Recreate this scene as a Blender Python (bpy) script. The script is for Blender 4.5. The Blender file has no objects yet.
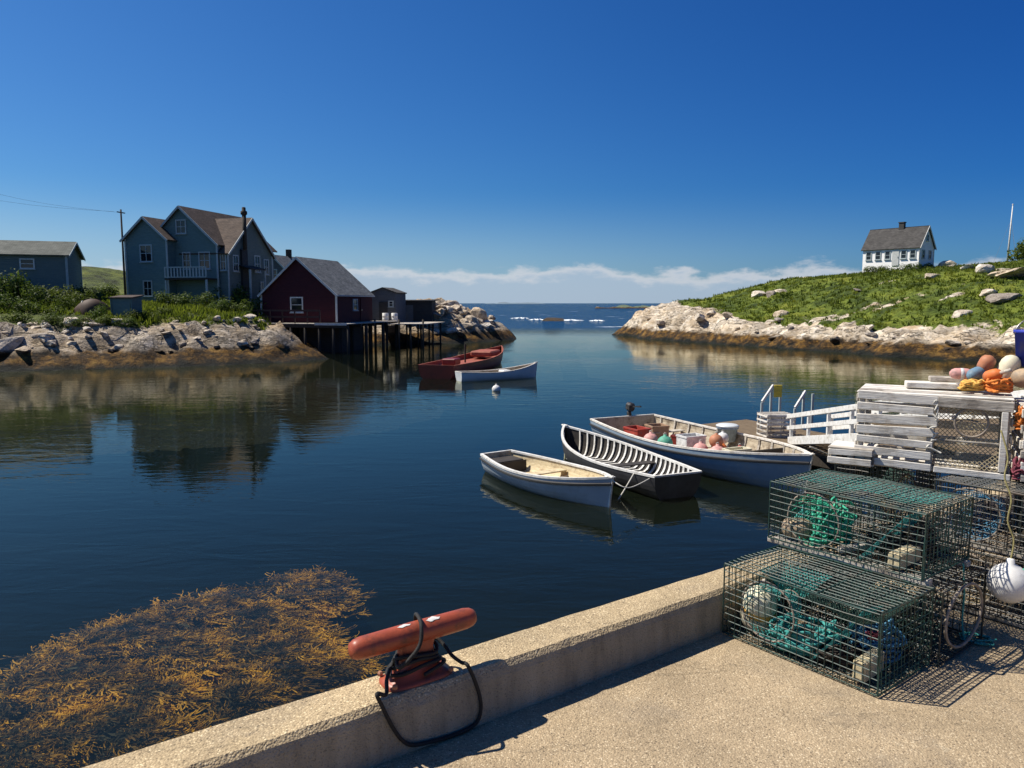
import bpy, math, random
import numpy as np
from mathutils import Vector, Matrix, noise as mnoise
random.seed(7)
S = bpy.context.scene
COL = S.collection
PI = math.pi
R = math.radians
EYE, ZW = 1.75, -2.25            # eye height over the wharf deck; water level
FPX, PITCH = 750.0, math.atan(81/750.0)

def at(px, py, z):
    """point at height z in the compass direction / depression read off the photograph"""
    u, v = (px-512)/FPX, (384-py)/FPX
    a = (u, math.cos(PITCH)+v*math.sin(PITCH), -math.sin(PITCH)+v*math.cos(PITCH))
    t = (z-EYE)/a[2]
    return Vector((a[0]*t, a[1]*t, z))

# ------------------------------------------------------------------ helpers
class MB:
    def __init__(s): s.v, s.f = [], []
    def add(s, vs, fs):
        n = len(s.v); s.v += [tuple(p) for p in vs]; s.f += [tuple(i+n for i in f) for f in fs]
        return s
    def box(s, c, d, M=None, bev=0.0):
        hx, hy, hz = d[0]/2, d[1]/2, d[2]/2
        if bev <= 0:
            vs = [Vector((sx*hx, sy*hy, sz*hz)) for sz in (-1,1) for sy in (-1,1) for sx in (-1,1)]
            fs = [(0,2,3,1),(4,5,7,6),(0,1,5,4),(2,6,7,3),(0,4,6,2),(1,3,7,5)]
        else:
            b = min(bev, hx*.9, hy*.9, hz*.9)
            vs = []
            for sx in (-1,1):
                for sy in (-1,1):
                    for sz in (-1,1):
                        vs += [Vector((sx*hx, sy*(hy-b), sz*(hz-b))), Vector((sx*(hx-b), sy*hy, sz*(hz-b))), Vector((sx*(hx-b), sy*(hy-b), sz*hz))]
            ix = lambda a,b_,c_,k: ((a*2+b_)*2+c_)*3+k
            fs = []
            for a in (0,1):
                q = [ix(a,0,0,0),ix(a,1,0,0),ix(a,1,1,0),ix(a,0,1,0)]; fs.append(q if a else q[::-1])
                q = [ix(0,a,0,1),ix(0,a,1,1),ix(1,a,1,1),ix(1,a,0,1)]; fs.append(q if a else q[::-1])
                q = [ix(0,0,a,2),ix(1,0,a,2),ix(1,1,a,2),ix(0,1,a,2)]; fs.append(q if a else q[::-1])
                for c_ in (0,1):
                    fs.append([ix(a,c_,0,0),ix(a,c_,0,1),ix(a,c_,1,1),ix(a,c_,1,0)])
                    fs.append([ix(a,0,c_,0),ix(a,0,c_,2),ix(a,1,c_,2),ix(a,1,c_,0)])
                    fs.append([ix(0,a,c_,1),ix(0,a,c_,2),ix(1,a,c_,2),ix(1,a,c_,1)])
                    for e in (0,1): fs.append([ix(a,c_,e,0),ix(a,c_,e,1),ix(a,c_,e,2)])
        c = Vector(c)
        vs = [(M @ p if M else p) + c for p in vs]
        return s.add(vs, fs)
    def bar(s, p, q, w, h, up=(0,0,1), bev=0.0):
        """rectangular board from p to q: width w sideways, h along up"""
        p, q = Vector(p), Vector(q); x = (q-p).normalized(); up = Vector(up)
        y = up.cross(x)
        if y.length < 1e-6: y = Vector((0,1,0)).cross(x)
        y.normalize(); z = x.cross(y)
        M = Matrix((x, y, z)).transposed()
        return s.box((p+q)/2, ((q-p).length, w, h), M, bev)
    def tube(s, pts, r, n=6, closed=False, caps=True):
        pts = [Vector(p) for p in pts]; m = len(pts)
        rr = r if isinstance(r, (list, tuple)) else [r]*m
        vs, prev = [], None
        for i, p in enumerate(pts):
            if closed: t = pts[(i+1) % m]-pts[i-1]
            else: t = pts[min(i+1, m-1)]-pts[max(i-1, 0)]
            t.normalize()
            if prev is None:
                a = Vector((0,0,1)) if abs(t.z) < .9 else Vector((1,0,0))
            else: a = prev
            y = a.cross(t)
            if y.length < 1e-5: y = Vector((.3,.9,.1)).cross(t)
            y.normalize(); x = t.cross(y); prev = x
            for k in range(n):
                an = 2*PI*k/n
                vs.append(p + (x*math.cos(an)+y*math.sin(an))*rr[i])
        fs = []
        for i in range(m if closed else m-1):
            j = (i+1) % m
            for k in range(n):
                l = (k+1) % n
                fs.append((i*n+k, i*n+l, j*n+l, j*n+k))
        if caps and not closed:
            fs.append(tuple(range(n))[::-1]); fs.append(tuple((m-1)*n+k for k in range(n)))
        return s.add(vs, fs)
    def lathe(s, prof, n=20, c=(0,0,0), M=None):
        vs, fs = [], []
        c = Vector(c)
        for (r, z) in prof:
            for k in range(n):
                a = 2*PI*k/n
                p = Vector((r*math.cos(a), r*math.sin(a), z))
                vs.append((M @ p if M else p)+c)
        for i in range(len(prof)-1):
            for k in range(n):
                l = (k+1) % n
                fs.append((i*n+k, i*n+l, (i+1)*n+l, (i+1)*n+k))
        fs.append(tuple(range(n))[::-1]); fs.append(tuple((len(prof)-1)*n+k for k in range(n)))
        return s.add(vs, fs)
    def grid(s, P, flip=False):
        """P: 2-d list of points"""
        a, b = len(P), len(P[0])
        vs = [p for row in P for p in row]
        fs = []
        for i in range(a-1):
            for j in range(b-1):
                f = (i*b+j, (i+1)*b+j, (i+1)*b+j+1, i*b+j+1)
                fs.append(f[::-1] if flip else f)
        return s.add(vs, fs)
    def net(s, f, nu, nv, r):
        """diamond netting over the surface f(u,v)"""
        for i in range(-nv, nu+1):
            for sg in (0, 1):
                pts = []
                for k in range(nv+1):
                    u = (i+k)/nu
                    if sg: u = 1-u
                    if -1e-6 <= u <= 1+1e-6: pts.append(f(min(max(u,0),1), k/nv))
                if len(pts) > 1: s.tube(pts, r, 3, caps=False)
        return s
    def build(s, name, m, parent=None, smooth=False):
        me = bpy.data.meshes.new(name)
        me.from_pydata(s.v, [], s.f); me.update()
        if m: me.materials.append(m)
        if smooth: me.polygons.foreach_set('use_smooth', [True]*len(me.polygons))
        o = bpy.data.objects.new(name, me); COL.objects.link(o)
        if parent: o.parent = parent
        return o

def tag(o, label=None, cat=None, group=None, kind=None):
    if label: o['label'] = label
    if cat: o['category'] = cat
    if group: o['group'] = group
    if kind: o['kind'] = kind
    return o

def thing(name, label, cat, loc=(0,0,0), rz=0.0, group=None):
    o = bpy.data.objects.new(name, None); COL.objects.link(o)
    o.location = loc; o.rotation_euler = (0,0,rz); o.empty_display_size = .2
    return tag(o, label, cat, group)

def copy_tree(o, label=None, parent=None):
    c = o.copy(); COL.objects.link(c)
    if parent: c.parent = parent
    if label: c['label'] = label
    for ch in o.children: copy_tree(ch, None, c)
    return c

def rotm(rx=0, ry=0, rz=0):
    return (Matrix.Rotation(rz,3,'Z') @ Matrix.Rotation(ry,3,'Y') @ Matrix.Rotation(rx,3,'X'))

# ------------------------------------------------------------------ materials
def nm(name):
    m = bpy.data.materials.new(name); m.use_nodes = True
    nt = m.node_tree; nt.nodes.clear()
    out = nt.nodes.new('ShaderNodeOutputMaterial')
    bs = nt.nodes.new('ShaderNodeBsdfPrincipled')
    nt.links.new(bs.outputs[0], out.inputs[0])
    return m, nt, bs, out

def N(nt, t, **kw):
    n = nt.nodes.new(t)
    for k, v in kw.items():
        if k.startswith('i_'):
            key = k[2:]
            n.inputs[int(key) if key.isdigit() else key.replace('_', ' ')].default_value = v
        else: setattr(n, k, v)
    return n

def ramp(nt, fac, stops, interp='LINEAR'):
    r = nt.nodes.new('ShaderNodeValToRGB'); r.color_ramp.interpolation = interp
    e = r.color_ramp.elements
    while len(e) < len(stops): e.new(.5)
    for el, (p, c) in zip(e, stops):
        el.position = p; el.color = (c[0], c[1], c[2], 1) if not isinstance(c, (int, float)) else (c, c, c, 1)
    nt.links.new(fac, r.inputs[0])
    return r.outputs[0]

def mixc(nt, fac, a, b, mode='MIX'):
    n = nt.nodes.new('ShaderNodeMix'); n.data_type = 'RGBA'; n.blend_type = mode
    for sock, v in ((n.inputs[0], fac), (n.inputs[6], a), (n.inputs[7], b)):
        if hasattr(v, 'is_linked') or hasattr(v, 'node'): nt.links.new(v, sock)
        elif isinstance(v, (int, float)): sock.default_value = v
        else: sock.default_value = (v[0], v[1], v[2], 1)
    return n.outputs[2]

def mth(nt, op, a, b=None, clamp=False):
    n = nt.nodes.new('ShaderNodeMath'); n.operation = op; n.use_clamp = clamp
    for i, v in enumerate((a, b)):
        if v is None: continue
        if isinstance(v, (int, float)): n.inputs[i].default_value = v
        else: nt.links.new(v, n.inputs[i])
    return n.outputs[0]

def sstep(nt, v, a, b):
    n = nt.nodes.new('ShaderNodeMapRange'); n.interpolation_type = 'SMOOTHSTEP'
    n.inputs[1].default_value = a; n.inputs[2].default_value = b
    nt.links.new(v, n.inputs[0]); return n.outputs[0]

def vec(nt, world=False, scale=(1,1,1)):
    if world: src = nt.nodes.new('ShaderNodeNewGeometry').outputs['Position']
    else: src = nt.nodes.new('ShaderNodeTexCoord').outputs['Object']
    if scale == (1,1,1): return src
    mp = nt.nodes.new('ShaderNodeMapping'); mp.inputs['Scale'].default_value = scale
    nt.links.new(src, mp.inputs[0]); return mp.outputs[0]

def noise(nt, v, scale, detail=5, rough=.6, dist=0.0):
    n = N(nt, 'ShaderNodeTexNoise'); n.inputs['Scale'].default_value = scale
    n.inputs['Detail'].default_value = detail; n.inputs['Roughness'].default_value = rough
    n.inputs['Distortion'].default_value = dist
    nt.links.new(v, n.inputs['Vector']); return n.outputs[0]

def bump(nt, bs, h, strength, dist=.02):
    b = N(nt, 'ShaderNodeBump'); b.inputs['Strength'].default_value = strength; b.inputs['Distance'].default_value = dist
    nt.links.new(h, b.inputs['Height']); nt.links.new(b.outputs[0], bs.inputs['Normal'])
    return b

def mat(name, c1, c2=None, scale=6, rough=.7, bmp=.3, bd=.01, stretch=(1,1,1), world=False, metal=0, dirt=None, spec=.4, dscale=2.0):
    """two-tone noise paint / wood / plastic, with optional dirt patches"""
    m, nt, bs, out = nm(name)
    c2 = c2 or tuple(x*.75 for x in c1)
    v = vec(nt, world, stretch)
    n = noise(nt, v, scale)
    col = ramp(nt, n, [(.3, c2), (.7, c1)])
    if dirt:
        n2 = noise(nt, vec(nt, world), dscale, 8, .7)
        col = mixc(nt, ramp(nt, n2, [(.5, 0), (.66, 1)]), col, dirt)
    nt.links.new(col, bs.inputs['Base Color'])
    bs.inputs['Roughness'].default_value = rough; bs.inputs['Metallic'].default_value = metal
    bs.inputs['Specular IOR Level'].default_value = spec
    if bmp: bump(nt, bs, noise(nt, v, scale*2.2, 6), bmp, bd)
    return m

M = {}
def build_materials():
    # exposed-aggregate concrete
    for key, tint in (('deck', (1.14,1.05,.89)), ('kerb', (1.30,1.20,.96))):
        m, nt, bs, out = nm('aggregate_'+key)
        v = vec(nt, True)
        vo = N(nt, 'ShaderNodeTexVoronoi'); vo.inputs['Scale'].default_value = 130 if key == 'deck' else 120; nt.links.new(v, vo.inputs['Vector'])
        sep = N(nt, 'ShaderNodeSeparateColor'); nt.links.new(vo.outputs['Color'], sep.inputs[0])
        peb = ramp(nt, sep.outputs[0], [(0,(.10,.078,.058)),(.12,(.23,.185,.13)),(.45,(.34,.275,.195)),(.75,(.42,.345,.25)),(.93,(.53,.46,.35)),(1,(.62,.56,.45))])
        paste = ramp(nt, noise(nt, v, 220, 3), [(.3,(.24,.195,.14)),(.7,(.40,.335,.24))])
        col = mixc(nt, ramp(nt, vo.outputs['Distance'], [(.35, 0), (.62, 1)]), peb, paste)
        big = ramp(nt, noise(nt, v, 2.2, 8, .65), [(.3, .70), (.72, 1.10)])
        col = mixc(nt, 1.0, col, big, 'MULTIPLY')
        col = mixc(nt, 1.0, col, tint, 'MULTIPLY')
        stn = noise(nt, vec(nt, True, (1,1,.5)), .9, 9, .72, .5)
        col = mixc(nt, ramp(nt, stn, [(.52, 0), (.66, .45)]), col, (.20,.165,.125))
        lich = noise(nt, v, 4.5, 6, .7)
        col = mixc(nt, ramp(nt, lich, [(.64, 0), (.70, .5)]), col, (.50,.43,.30))
        ck = mth(nt, 'ABSOLUTE', mth(nt, 'SUBTRACT', noise(nt, vec(nt, True, (.35,.8,1)), .9, 9, .6), .5))
        col = mixc(nt, 1.0, col, ramp(nt, ck, [(.0, .70), (.0016, 1)]), 'MULTIPLY')
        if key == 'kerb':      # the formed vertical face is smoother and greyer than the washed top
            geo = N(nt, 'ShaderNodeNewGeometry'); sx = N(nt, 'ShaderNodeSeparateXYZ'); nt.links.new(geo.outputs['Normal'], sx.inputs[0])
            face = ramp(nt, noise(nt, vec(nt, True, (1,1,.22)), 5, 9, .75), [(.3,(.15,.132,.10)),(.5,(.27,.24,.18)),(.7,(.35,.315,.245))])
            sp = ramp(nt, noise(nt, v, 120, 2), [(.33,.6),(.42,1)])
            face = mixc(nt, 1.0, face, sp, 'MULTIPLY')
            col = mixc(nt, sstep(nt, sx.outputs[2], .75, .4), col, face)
        nt.links.new(col, bs.inputs['Base Color']); bs.inputs['Roughness'].default_value = .9
        h = mth(nt, 'ADD', mth(nt, 'MULTIPLY', vo.outputs['Distance'], -1.0), noise(nt, v, 30, 6))
        bump(nt, bs, h, .55, .006)
        M[key] = m
    # rock and turf of the shores
    def shore(name, rock, rock2, grass, grass2):
        m, nt, bs, out = nm(name)
        v = vec(nt, True)
        sx = N(nt, 'ShaderNodeSeparateXYZ'); nt.links.new(v, sx.inputs[0])
        z = mth(nt, 'ADD', sx.outputs[2], mth(nt, 'MULTIPLY', mth(nt, 'SUBTRACT', noise(nt, v, .9, 6), .5), 1.1))
        n1 = noise(nt, v, .55, 9, .68)
        n2 = noise(nt, v, 2.6, 8, .7)
        rc = ramp(nt, n2, [(.28, tuple(c*.32 for c in rock2)), (.42, rock2), (.62, rock), (.8, tuple(min(.8, c*1.12) for c in rock))])
        rc = mixc(nt, ramp(nt, n1, [(.42, 0), (.62, .55)]), rc, (.36,.25,.13))
        mp = N(nt, 'ShaderNodeMapping'); mp.inputs['Rotation'].default_value = (.25,-.3,.5); mp.inputs['Scale'].default_value = (.22,.7,1.5); nt.links.new(v, mp.inputs[0])
        st = noise(nt, mp.outputs[0], 1.3, 10, .62, .8)
        crack = ramp(nt, mth(nt, 'ABSOLUTE', mth(nt, 'SUBTRACT', st, .5)), [(.0, .22), (.022, 1)])
        rc = mixc(nt, 1.0, rc, ramp(nt, st, [(.32, .55), (.5, 1.0), (.68, 1.12)]), 'MULTIPLY')
        mo = noise(nt, v, .16, 4, .6)
        rc = mixc(nt, ramp(nt, mo, [(.54, 0), (.66, .55)]), rc, (.46,.31,.16))
        rc = mixc(nt, 1.0, rc, crack, 'MULTIPLY')
        weed = ramp(nt, noise(nt, v, 1.3, 9, .74), [(.36,(.006,.005,.003)),(.47,(.045,.024,.007)),(.58,(.17,.088,.016)),(.7,(.26,.16,.035))])
        rc = mixc(nt, sstep(nt, z, -.95, -1.4), rc, weed)
        deep = (.006,.008,.005)
        rc = mixc(nt, sstep(nt, z, -1.75, -2.2), rc, deep)
        ga = N(nt, 'ShaderNodeAttribute'); ga.attribute_name = 'grass'
        gn = mth(nt, 'ADD', ga.outputs['Fac'], mth(nt, 'MULTIPLY', mth(nt, 'SUBTRACT', noise(nt, v, 1.4, 8, .7), .5), 1.0))
        gm = sstep(nt, gn, .42, .56)
        gc = ramp(nt, noise(nt, v, .28, 9, .75), [(.34, tuple(c*.25 for c in grass2)), (.45, grass2), (.55, grass), (.68, (grass[0]*1.5, grass[1]*1.2, grass[2]*1.2)), (.76, (.16,.12,.04))])
        col = mixc(nt, gm, rc, gc)
        nt.links.new(col, bs.inputs['Base Color']); bs.inputs['Roughness'].default_value = .85
        bs.inputs['Specular IOR Level'].default_value = .25
        h = mth(nt, 'ADD', mth(nt, 'MULTIPLY', crack, .5), mth(nt, 'ADD', n2, mth(nt, 'MULTIPLY', noise(nt, v, 9, 6), .4)))
        bump(nt, bs, h, .9, .22)
        return m
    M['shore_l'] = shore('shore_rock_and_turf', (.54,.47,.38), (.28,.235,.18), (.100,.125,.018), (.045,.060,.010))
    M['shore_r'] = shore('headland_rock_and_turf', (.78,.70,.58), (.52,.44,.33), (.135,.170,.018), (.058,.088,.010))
    M['boulder'] = None
    m, nt, bs, out = nm('granite_boulder')
    v = vec(nt, True); sx = N(nt, 'ShaderNodeSeparateXYZ'); nt.links.new(v, sx.inputs[0])
    n2 = noise(nt, v, 2.2, 9, .7)
    oi = N(nt, 'ShaderNodeObjectInfo')
    rc = ramp(nt, n2, [(.3,(.13,.105,.08)),(.42,(.46,.40,.32)),(.58,(.68,.62,.53)),(.8,(.78,.73,.65))])
    rc = mixc(nt, 1.0, rc, ramp(nt, oi.outputs['Random'], [(0,(.42,.40,.40)),(.35,(.85,.76,.64)),(1,(1,1,1))]), 'MULTIPLY')
    z = mth(nt, 'ADD', sx.outputs[2], mth(nt, 'MULTIPLY', mth(nt, 'SUBTRACT', noise(nt, v, 1.2, 5), .5), 1.0))
    rc = mixc(nt, sstep(nt, z, -.95, -1.35), rc, ramp(nt, n2, [(.35,(.008,.006,.003)),(.55,(.05,.028,.008)),(.72,(.13,.075,.018))]))
    nt.links.new(rc, bs.inputs['Base Color']); bs.inputs['Roughness'].default_value = .85
    bump(nt, bs, mth(nt, 'ADD', n2, noise(nt, v, 7, 6)), .8, .12)
    M['boulder'] = m
    # leaves
    def leafm(name, a, b, tr=.25):
        m, nt, bs, out = nm(name)
        v = vec(nt, True)
        oi = N(nt, 'ShaderNodeObjectInfo')
        col = ramp(nt, noise(nt, v, .30 if 'grass' in name else 1.6, 8, .75), [(.38, b), (.55, a), (.70, (a[0]*1.35, a[1]*1.12, a[2]))] if 'grass' in name else [(.36, b), (.62, a)])
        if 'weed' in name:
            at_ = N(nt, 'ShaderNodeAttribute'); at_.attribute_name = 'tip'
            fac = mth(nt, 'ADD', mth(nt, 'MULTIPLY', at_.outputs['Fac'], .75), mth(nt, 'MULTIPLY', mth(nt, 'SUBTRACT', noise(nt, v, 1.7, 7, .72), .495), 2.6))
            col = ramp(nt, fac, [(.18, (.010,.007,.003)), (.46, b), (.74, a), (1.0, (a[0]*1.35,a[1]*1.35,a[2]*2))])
        col = mixc(nt, 1.0, col, ramp(nt, oi.outputs['Random'], [(0,(.75,.85,.8)),(1,(1.15,1.05,.9))]), 'MULTIPLY')
        nt.links.new(col, bs.inputs['Base Color']); bs.inputs['Roughness'].default_value = .6
        bs.inputs['Specular IOR Level'].default_value = .2
        t = N(nt, 'ShaderNodeBsdfTranslucent'); nt.links.new(col, t.inputs[0])
        mx = N(nt, 'ShaderNodeMixShader'); mx.inputs[0].default_value = tr
        nt.links.new(bs.outputs[0], mx.inputs[1]); nt.links.new(t.outputs[0], mx.inputs[2]); nt.links.new(mx.outputs[0], out.inputs[0])
        return m
    M['leaf'] = leafm('bush_leaves', (.115,.155,.022), (.040,.070,.012), .4)
    M['grass'] = leafm('rough_grass', (.160,.200,.022), (.055,.085,.010), .5)
    M['rockweed'] = leafm('rockweed_fronds', (.56,.31,.030), (.15,.075,.010), .3)
    M['bark'] = mat('bush_stems', (.10,.07,.045), rough=.9)
    # buildings
    def clap(name, c, c2, period=.14):
        m, nt, bs, out = nm(name)
        v = vec(nt); sx = N(nt, 'ShaderNodeSeparateXYZ'); nt.links.new(v, sx.inputs[0])
        fr = mth(nt, 'SUBTRACT', 1.0, mth(nt, 'FRACT', mth(nt, 'DIVIDE', sx.outputs[2], period)))
        n = noise(nt, vec(nt, False, (1,1,4)), 2.0, 7, .7)
        col = ramp(nt, n, [(.3, c2), (.7, c)])
        nt.links.new(col, bs.inputs['Base Color']); bs.inputs['Roughness'].default_value = .75
        bs.inputs['Specular IOR Level'].default_value = .2
        bump(nt, bs, fr, .8, .03)
        return m
    M['blue_clap'] = clap('blue_clapboard', (.150,.225,.215), (.105,.165,.16))
    M['slate_clap'] = clap('slate_blue_clapboard', (.155,.19,.175), (.11,.145,.135))
    M['red_clap'] = clap('dark_red_clapboard', (.070,.015,.018), (.042,.010,.013))
    M['white_clap'] = clap('white_clapboard', (.84,.83,.80), (.78,.77,.74))
    M['grey_clap'] = clap('grey_weathered_boarding', (.13,.14,.15), (.08,.085,.09))
    M['dark_clap'] = clap('dark_boarding', (.055,.053,.050), (.032,.031,.030))
    M['teal_paint'] = clap('teal_boarding', (.13,.19,.175), (.10,.145,.14), .2)
    M['trim'] = mat('white_trim', (.62,.62,.58), (.45,.46,.44), rough=.6, bmp=.1)
    M['trim_grey'] = mat('grey_trim', (.42,.47,.46), (.30,.35,.36), rough=.7, bmp=.1)
    m, nt, bs, out = nm('window_glass')
    bs.inputs['Base Color'].default_value = (.012,.016,.02,1); bs.inputs['Roughness'].default_value = .06
    M['glass'] = m
    def shingle(name, a, b):
        m, nt, bs, out = nm(name)
        br = N(nt, 'ShaderNodeTexBrick'); br.inputs['Scale'].default_value = 1.0
        br.inputs['Brick Width'].default_value = .32; br.inputs['Row Height'].default_value = .16; br.inputs['Mortar Size'].default_value = .008
        br.inputs['Color1'].default_value = (*a, 1); br.inputs['Color2'].default_value = (*b, 1); br.inputs['Mortar'].default_value = (a[0]*.3, a[1]*.3, a[2]*.3, 1)
        nt.links.new(vec(nt, False, (1,1.2,1)), br.inputs['Vector'])
        st = ramp(nt, noise(nt, vec(nt), .9, 8, .7), [(.3, .65), (.7, 1.15)])
        nt.links.new(mixc(nt, 1.0, br.outputs[0], st, 'MULTIPLY'), bs.inputs['Base Color'])
        bs.inputs['Roughness'].default_value = .9; bs.inputs['Specular IOR Level'].default_value = .15
        bump(nt, bs, br.outputs['Fac'], -.5, .02)
        return m
    M['roof_brown'] = shingle('brown_shingles', (.125,.096,.078), (.085,.068,.058))
    M['roof_grey'] = shingle('grey_shingles', (.21,.22,.22), (.125,.135,.14))
    M['roof_dark'] = shingle('dark_shingles', (.095,.090,.085), (.065,.062,.060))
    M['roof_green'] = shingle('green_grey_shingles', (.165,.172,.152), (.115,.122,.108))
    # wood
    M['wood_silver'] = mat('silvered_wood', (.60,.55,.47), (.27,.235,.19), scale=3, stretch=(2,22,22), rough=.85, bmp=.6, bd=.006, dirt=(.15,.125,.10), dscale=5)
    M['wood_white'] = mat('bleached_wood', (.82,.79,.72), (.55,.50,.43), scale=3, stretch=(2,22,22), rough=.85, bmp=.5, bd=.005, dirt=(.42,.37,.30), dscale=6)
    M['wood_brown'] = mat('brown_planks', (.20,.145,.085), (.10,.07,.04), scale=3, stretch=(2,14,14), rough=.85, bmp=.5, bd=.008, world=False)
    M['wood_dark'] = mat('dark_timber', (.055,.045,.035), (.025,.021,.017), scale=3, stretch=(8,8,1.5), rough=.9, bmp=.5, bd=.02)
    M['wood_rail'] = mat('reddish_rail', (.085,.045,.035), (.05,.03,.025), rough=.85)
    M['rope_black'] = mat('black_rope', (.018,.017,.017), (.008,.008,.008), scale=80, rough=.75, bmp=.8, bd=.004)
    M['rope_white'] = mat('white_rope', (.62,.60,.54), (.40,.38,.33), scale=60, rough=.85, bmp=.8, bd=.004)
    M['rope_yellow'] = mat('yellow_rope', (.30,.26,.10), (.16,.14,.06), scale=60, rough=.8, bmp=.8, bd=.004)
    M['rope_orange'] = mat('orange_rope', (.72,.24,.04), (.50,.13,.025), scale=60, rough=.8, bmp=.8, bd=.004)
    M['rope_amber'] = mat('amber_rope', (.75,.46,.10), (.55,.28,.06), scale=60, rough=.8, bmp=.8, bd=.004)
    M['rope_teal'] = mat('teal_twine', (.06,.34,.30), (.03,.20,.19), scale=40, rough=.7, bmp=.5, bd=.004)
    M['rope_green'] = mat('green_twine', (.06,.50,.30), (.03,.28,.18), scale=40, rough=.7, bmp=.5, bd=.004)
    M['rope_blue'] = mat('blue_twine', (.08,.26,.40), (.04,.14,.24), scale=40, rough=.7, bmp=.5, bd=.004)
    M['rope_red'] = mat('crimson_rope', (.24,.05,.07), (.12,.025,.04), scale=40, rough=.8, bmp=.5, bd=.004)
    M['twine_tan'] = mat('tan_twine', (.40,.33,.20), (.25,.20,.12), scale=40, rough=.85, bmp=.5, bd=.003)
    M['rope_net'] = mat('dark_green_net', (.030,.075,.055), (.012,.032,.026), scale=30, rough=.8, bmp=.4, bd=.003)
    M['wire'] = mat('green_coated_wire', (.022,.066,.054), (.010,.030,.027), scale=14, rough=.5, bmp=0, dirt=(.050,.042,.026), dscale=9, spec=.3)
    M['wire_dark'] = mat('dark_coated_wire', (.022,.034,.032), (.010,.014,.014), scale=14, rough=.45, bmp=0, dirt=(.07,.05,.035), dscale=9)
    M['hoop'] = mat('weathered_hoop', (.34,.29,.23), (.18,.14,.11), scale=20, rough=.7)
    M['brick'] = mat('pale_ballast', (.62,.53,.33), (.42,.35,.21), scale=14, rough=.9, bmp=.5)
    M['cleat'] = mat('red_oxide_paint', (.38,.080,.036), (.26,.055,.027), scale=9, rough=.42, bmp=.35, bd=.004, dirt=(.14,.045,.028), dscale=10, spec=.4)
    M['chalk'] = mat('matt_white', (.72,.70,.66), (.55,.53,.50), scale=30, rough=.9)  # plain white of the small patches on the cleat's crossbar
    M['steel'] = mat('galvanised_steel', (.48,.46,.44), (.30,.28,.26), scale=20, rough=.4, metal=.8)
    # boats
    M['hull_pale'] = mat('pale_blue_hull', (.40,.46,.50), (.30,.36,.41), scale=2, rough=.4, bmp=.05, dirt=(.33,.36,.38), dscale=3)
    M['hull_dark'] = mat('black_hull', (.050,.051,.054), (.022,.022,.025), scale=3, rough=.5, bmp=.08)
    M['hull_blue'] = mat('grey_blue_hull', (.26,.34,.41), (.19,.26,.34), scale=2, rough=.45, bmp=.05, dirt=(.26,.30,.33), dscale=2)
    M['hull_red'] = mat('red_hull', (.20,.022,.015), (.12,.015,.011), scale=3, rough=.45, bmp=.08)
    M['hull_white'] = mat('white_hull', (.62,.64,.64), (.50,.53,.54), scale=2, rough=.4, bmp=.05)
    M['cream'] = mat('cream_interior', (.66,.56,.36), (.48,.38,.22), scale=5, stretch=(1,8,8), rough=.7, bmp=.15, dirt=(.30,.21,.11), dscale=4)
    M['tan_in'] = mat('tan_interior', (.52,.45,.33), (.32,.26,.18), scale=5, stretch=(1,8,8), rough=.75, bmp=.2, dirt=(.16,.12,.08), dscale=3)
    M['dark_in'] = mat('dark_interior', (.05,.042,.035), (.025,.022,.02), scale=5, rough=.8)
    M['red_in'] = mat('salmon_interior', (.36,.105,.06), (.20,.05,.03), scale=4, rough=.7)
    M['white_paint'] = mat('chalky_white_paint', (.76,.75,.71), (.60,.58,.53), scale=6, rough=.6, bmp=.2, dirt=(.45,.42,.36), dscale=8)
    M['rail_blk'] = mat('black_rubrail', (.02,.02,.022), rough=.6)
    def plastic(n, c, r=.45): return mat(n, c, tuple(x*.72 for x in c), scale=9, rough=r, bmp=.12, bd=.004, dirt=tuple(x*.42+.05 for x in c), dscale=11)
    for k, c in dict(red=(.42,.05,.03), orange=(.74,.19,.04), pink=(.72,.36,.32), white=(.76,.75,.72), green=(.10,.40,.27), yellow=(.72,.55,.06), blue=(.025,.045,.40),
                     cream=(.78,.72,.52), rust=(.50,.20,.10), cardboard=(.40,.25,.15), black=(.02,.02,.022), greyblue=(.27,.34,.42), tan=(.50,.36,.22), slate=(.16,.28,.38)).items():
        M['p_'+k] = plastic(k+'_surface', c, .62)
    M['foam'] = mat('sea_foam', (.85,.87,.88), (.70,.75,.78), scale=2, rough=.9)
    M['far_land'] = mat('far_land', (.10,.13,.07), (.06,.085,.055), scale=.05, world=True, rough=.9, bmp=0)
    M['far_isle'] = mat('far_isle', (.13,.17,.20), (.10,.14,.17), scale=.01, world=True, rough=.9, bmp=0)  # blue-grey: distance haze put into the island's colour
    # sea bed and water
    m, nt, bs, out = nm('sea_bed')
    bs.inputs['Roughness'].default_value = 1; bs.inputs['Specular IOR Level'].default_value = 0
    nt.links.new(ramp(nt, noise(nt, vec(nt, True), .25, 6), [(.3,(.0012,.002,.0015)),(.7,(.003,.004,.003))]), bs.inputs['Base Color'])
    M['bed'] = m
    m, nt, bs, out = nm('harbour_water')
    nt.nodes.remove(bs)
    pos = vec(nt, True)
    sx = N(nt, 'ShaderNodeSeparateXYZ'); nt.links.new(pos, sx.inputs[0])
    open_sea = sstep(nt, sx.outputs[1], 85, 125)
    h_in = mth(nt, 'ADD', noise(nt, vec(nt, True, (.55,1.5,1)), 1.1, 3, .5, .6), mth(nt, 'MULTIPLY', noise(nt, vec(nt, True, (.8,1.6,1)), 4.5, 2), .22))
    h_out = noise(nt, vec(nt, True, (.5,1.2,1)), .35, 5, .6)
    calm = ramp(nt, noise(nt, vec(nt, True, (.05,.16,1)), 1.0, 3), [(.38, .25), (.62, 1.0)])
    b1 = N(nt, 'ShaderNodeBump'); b1.inputs['Distance'].default_value = .06
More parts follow.
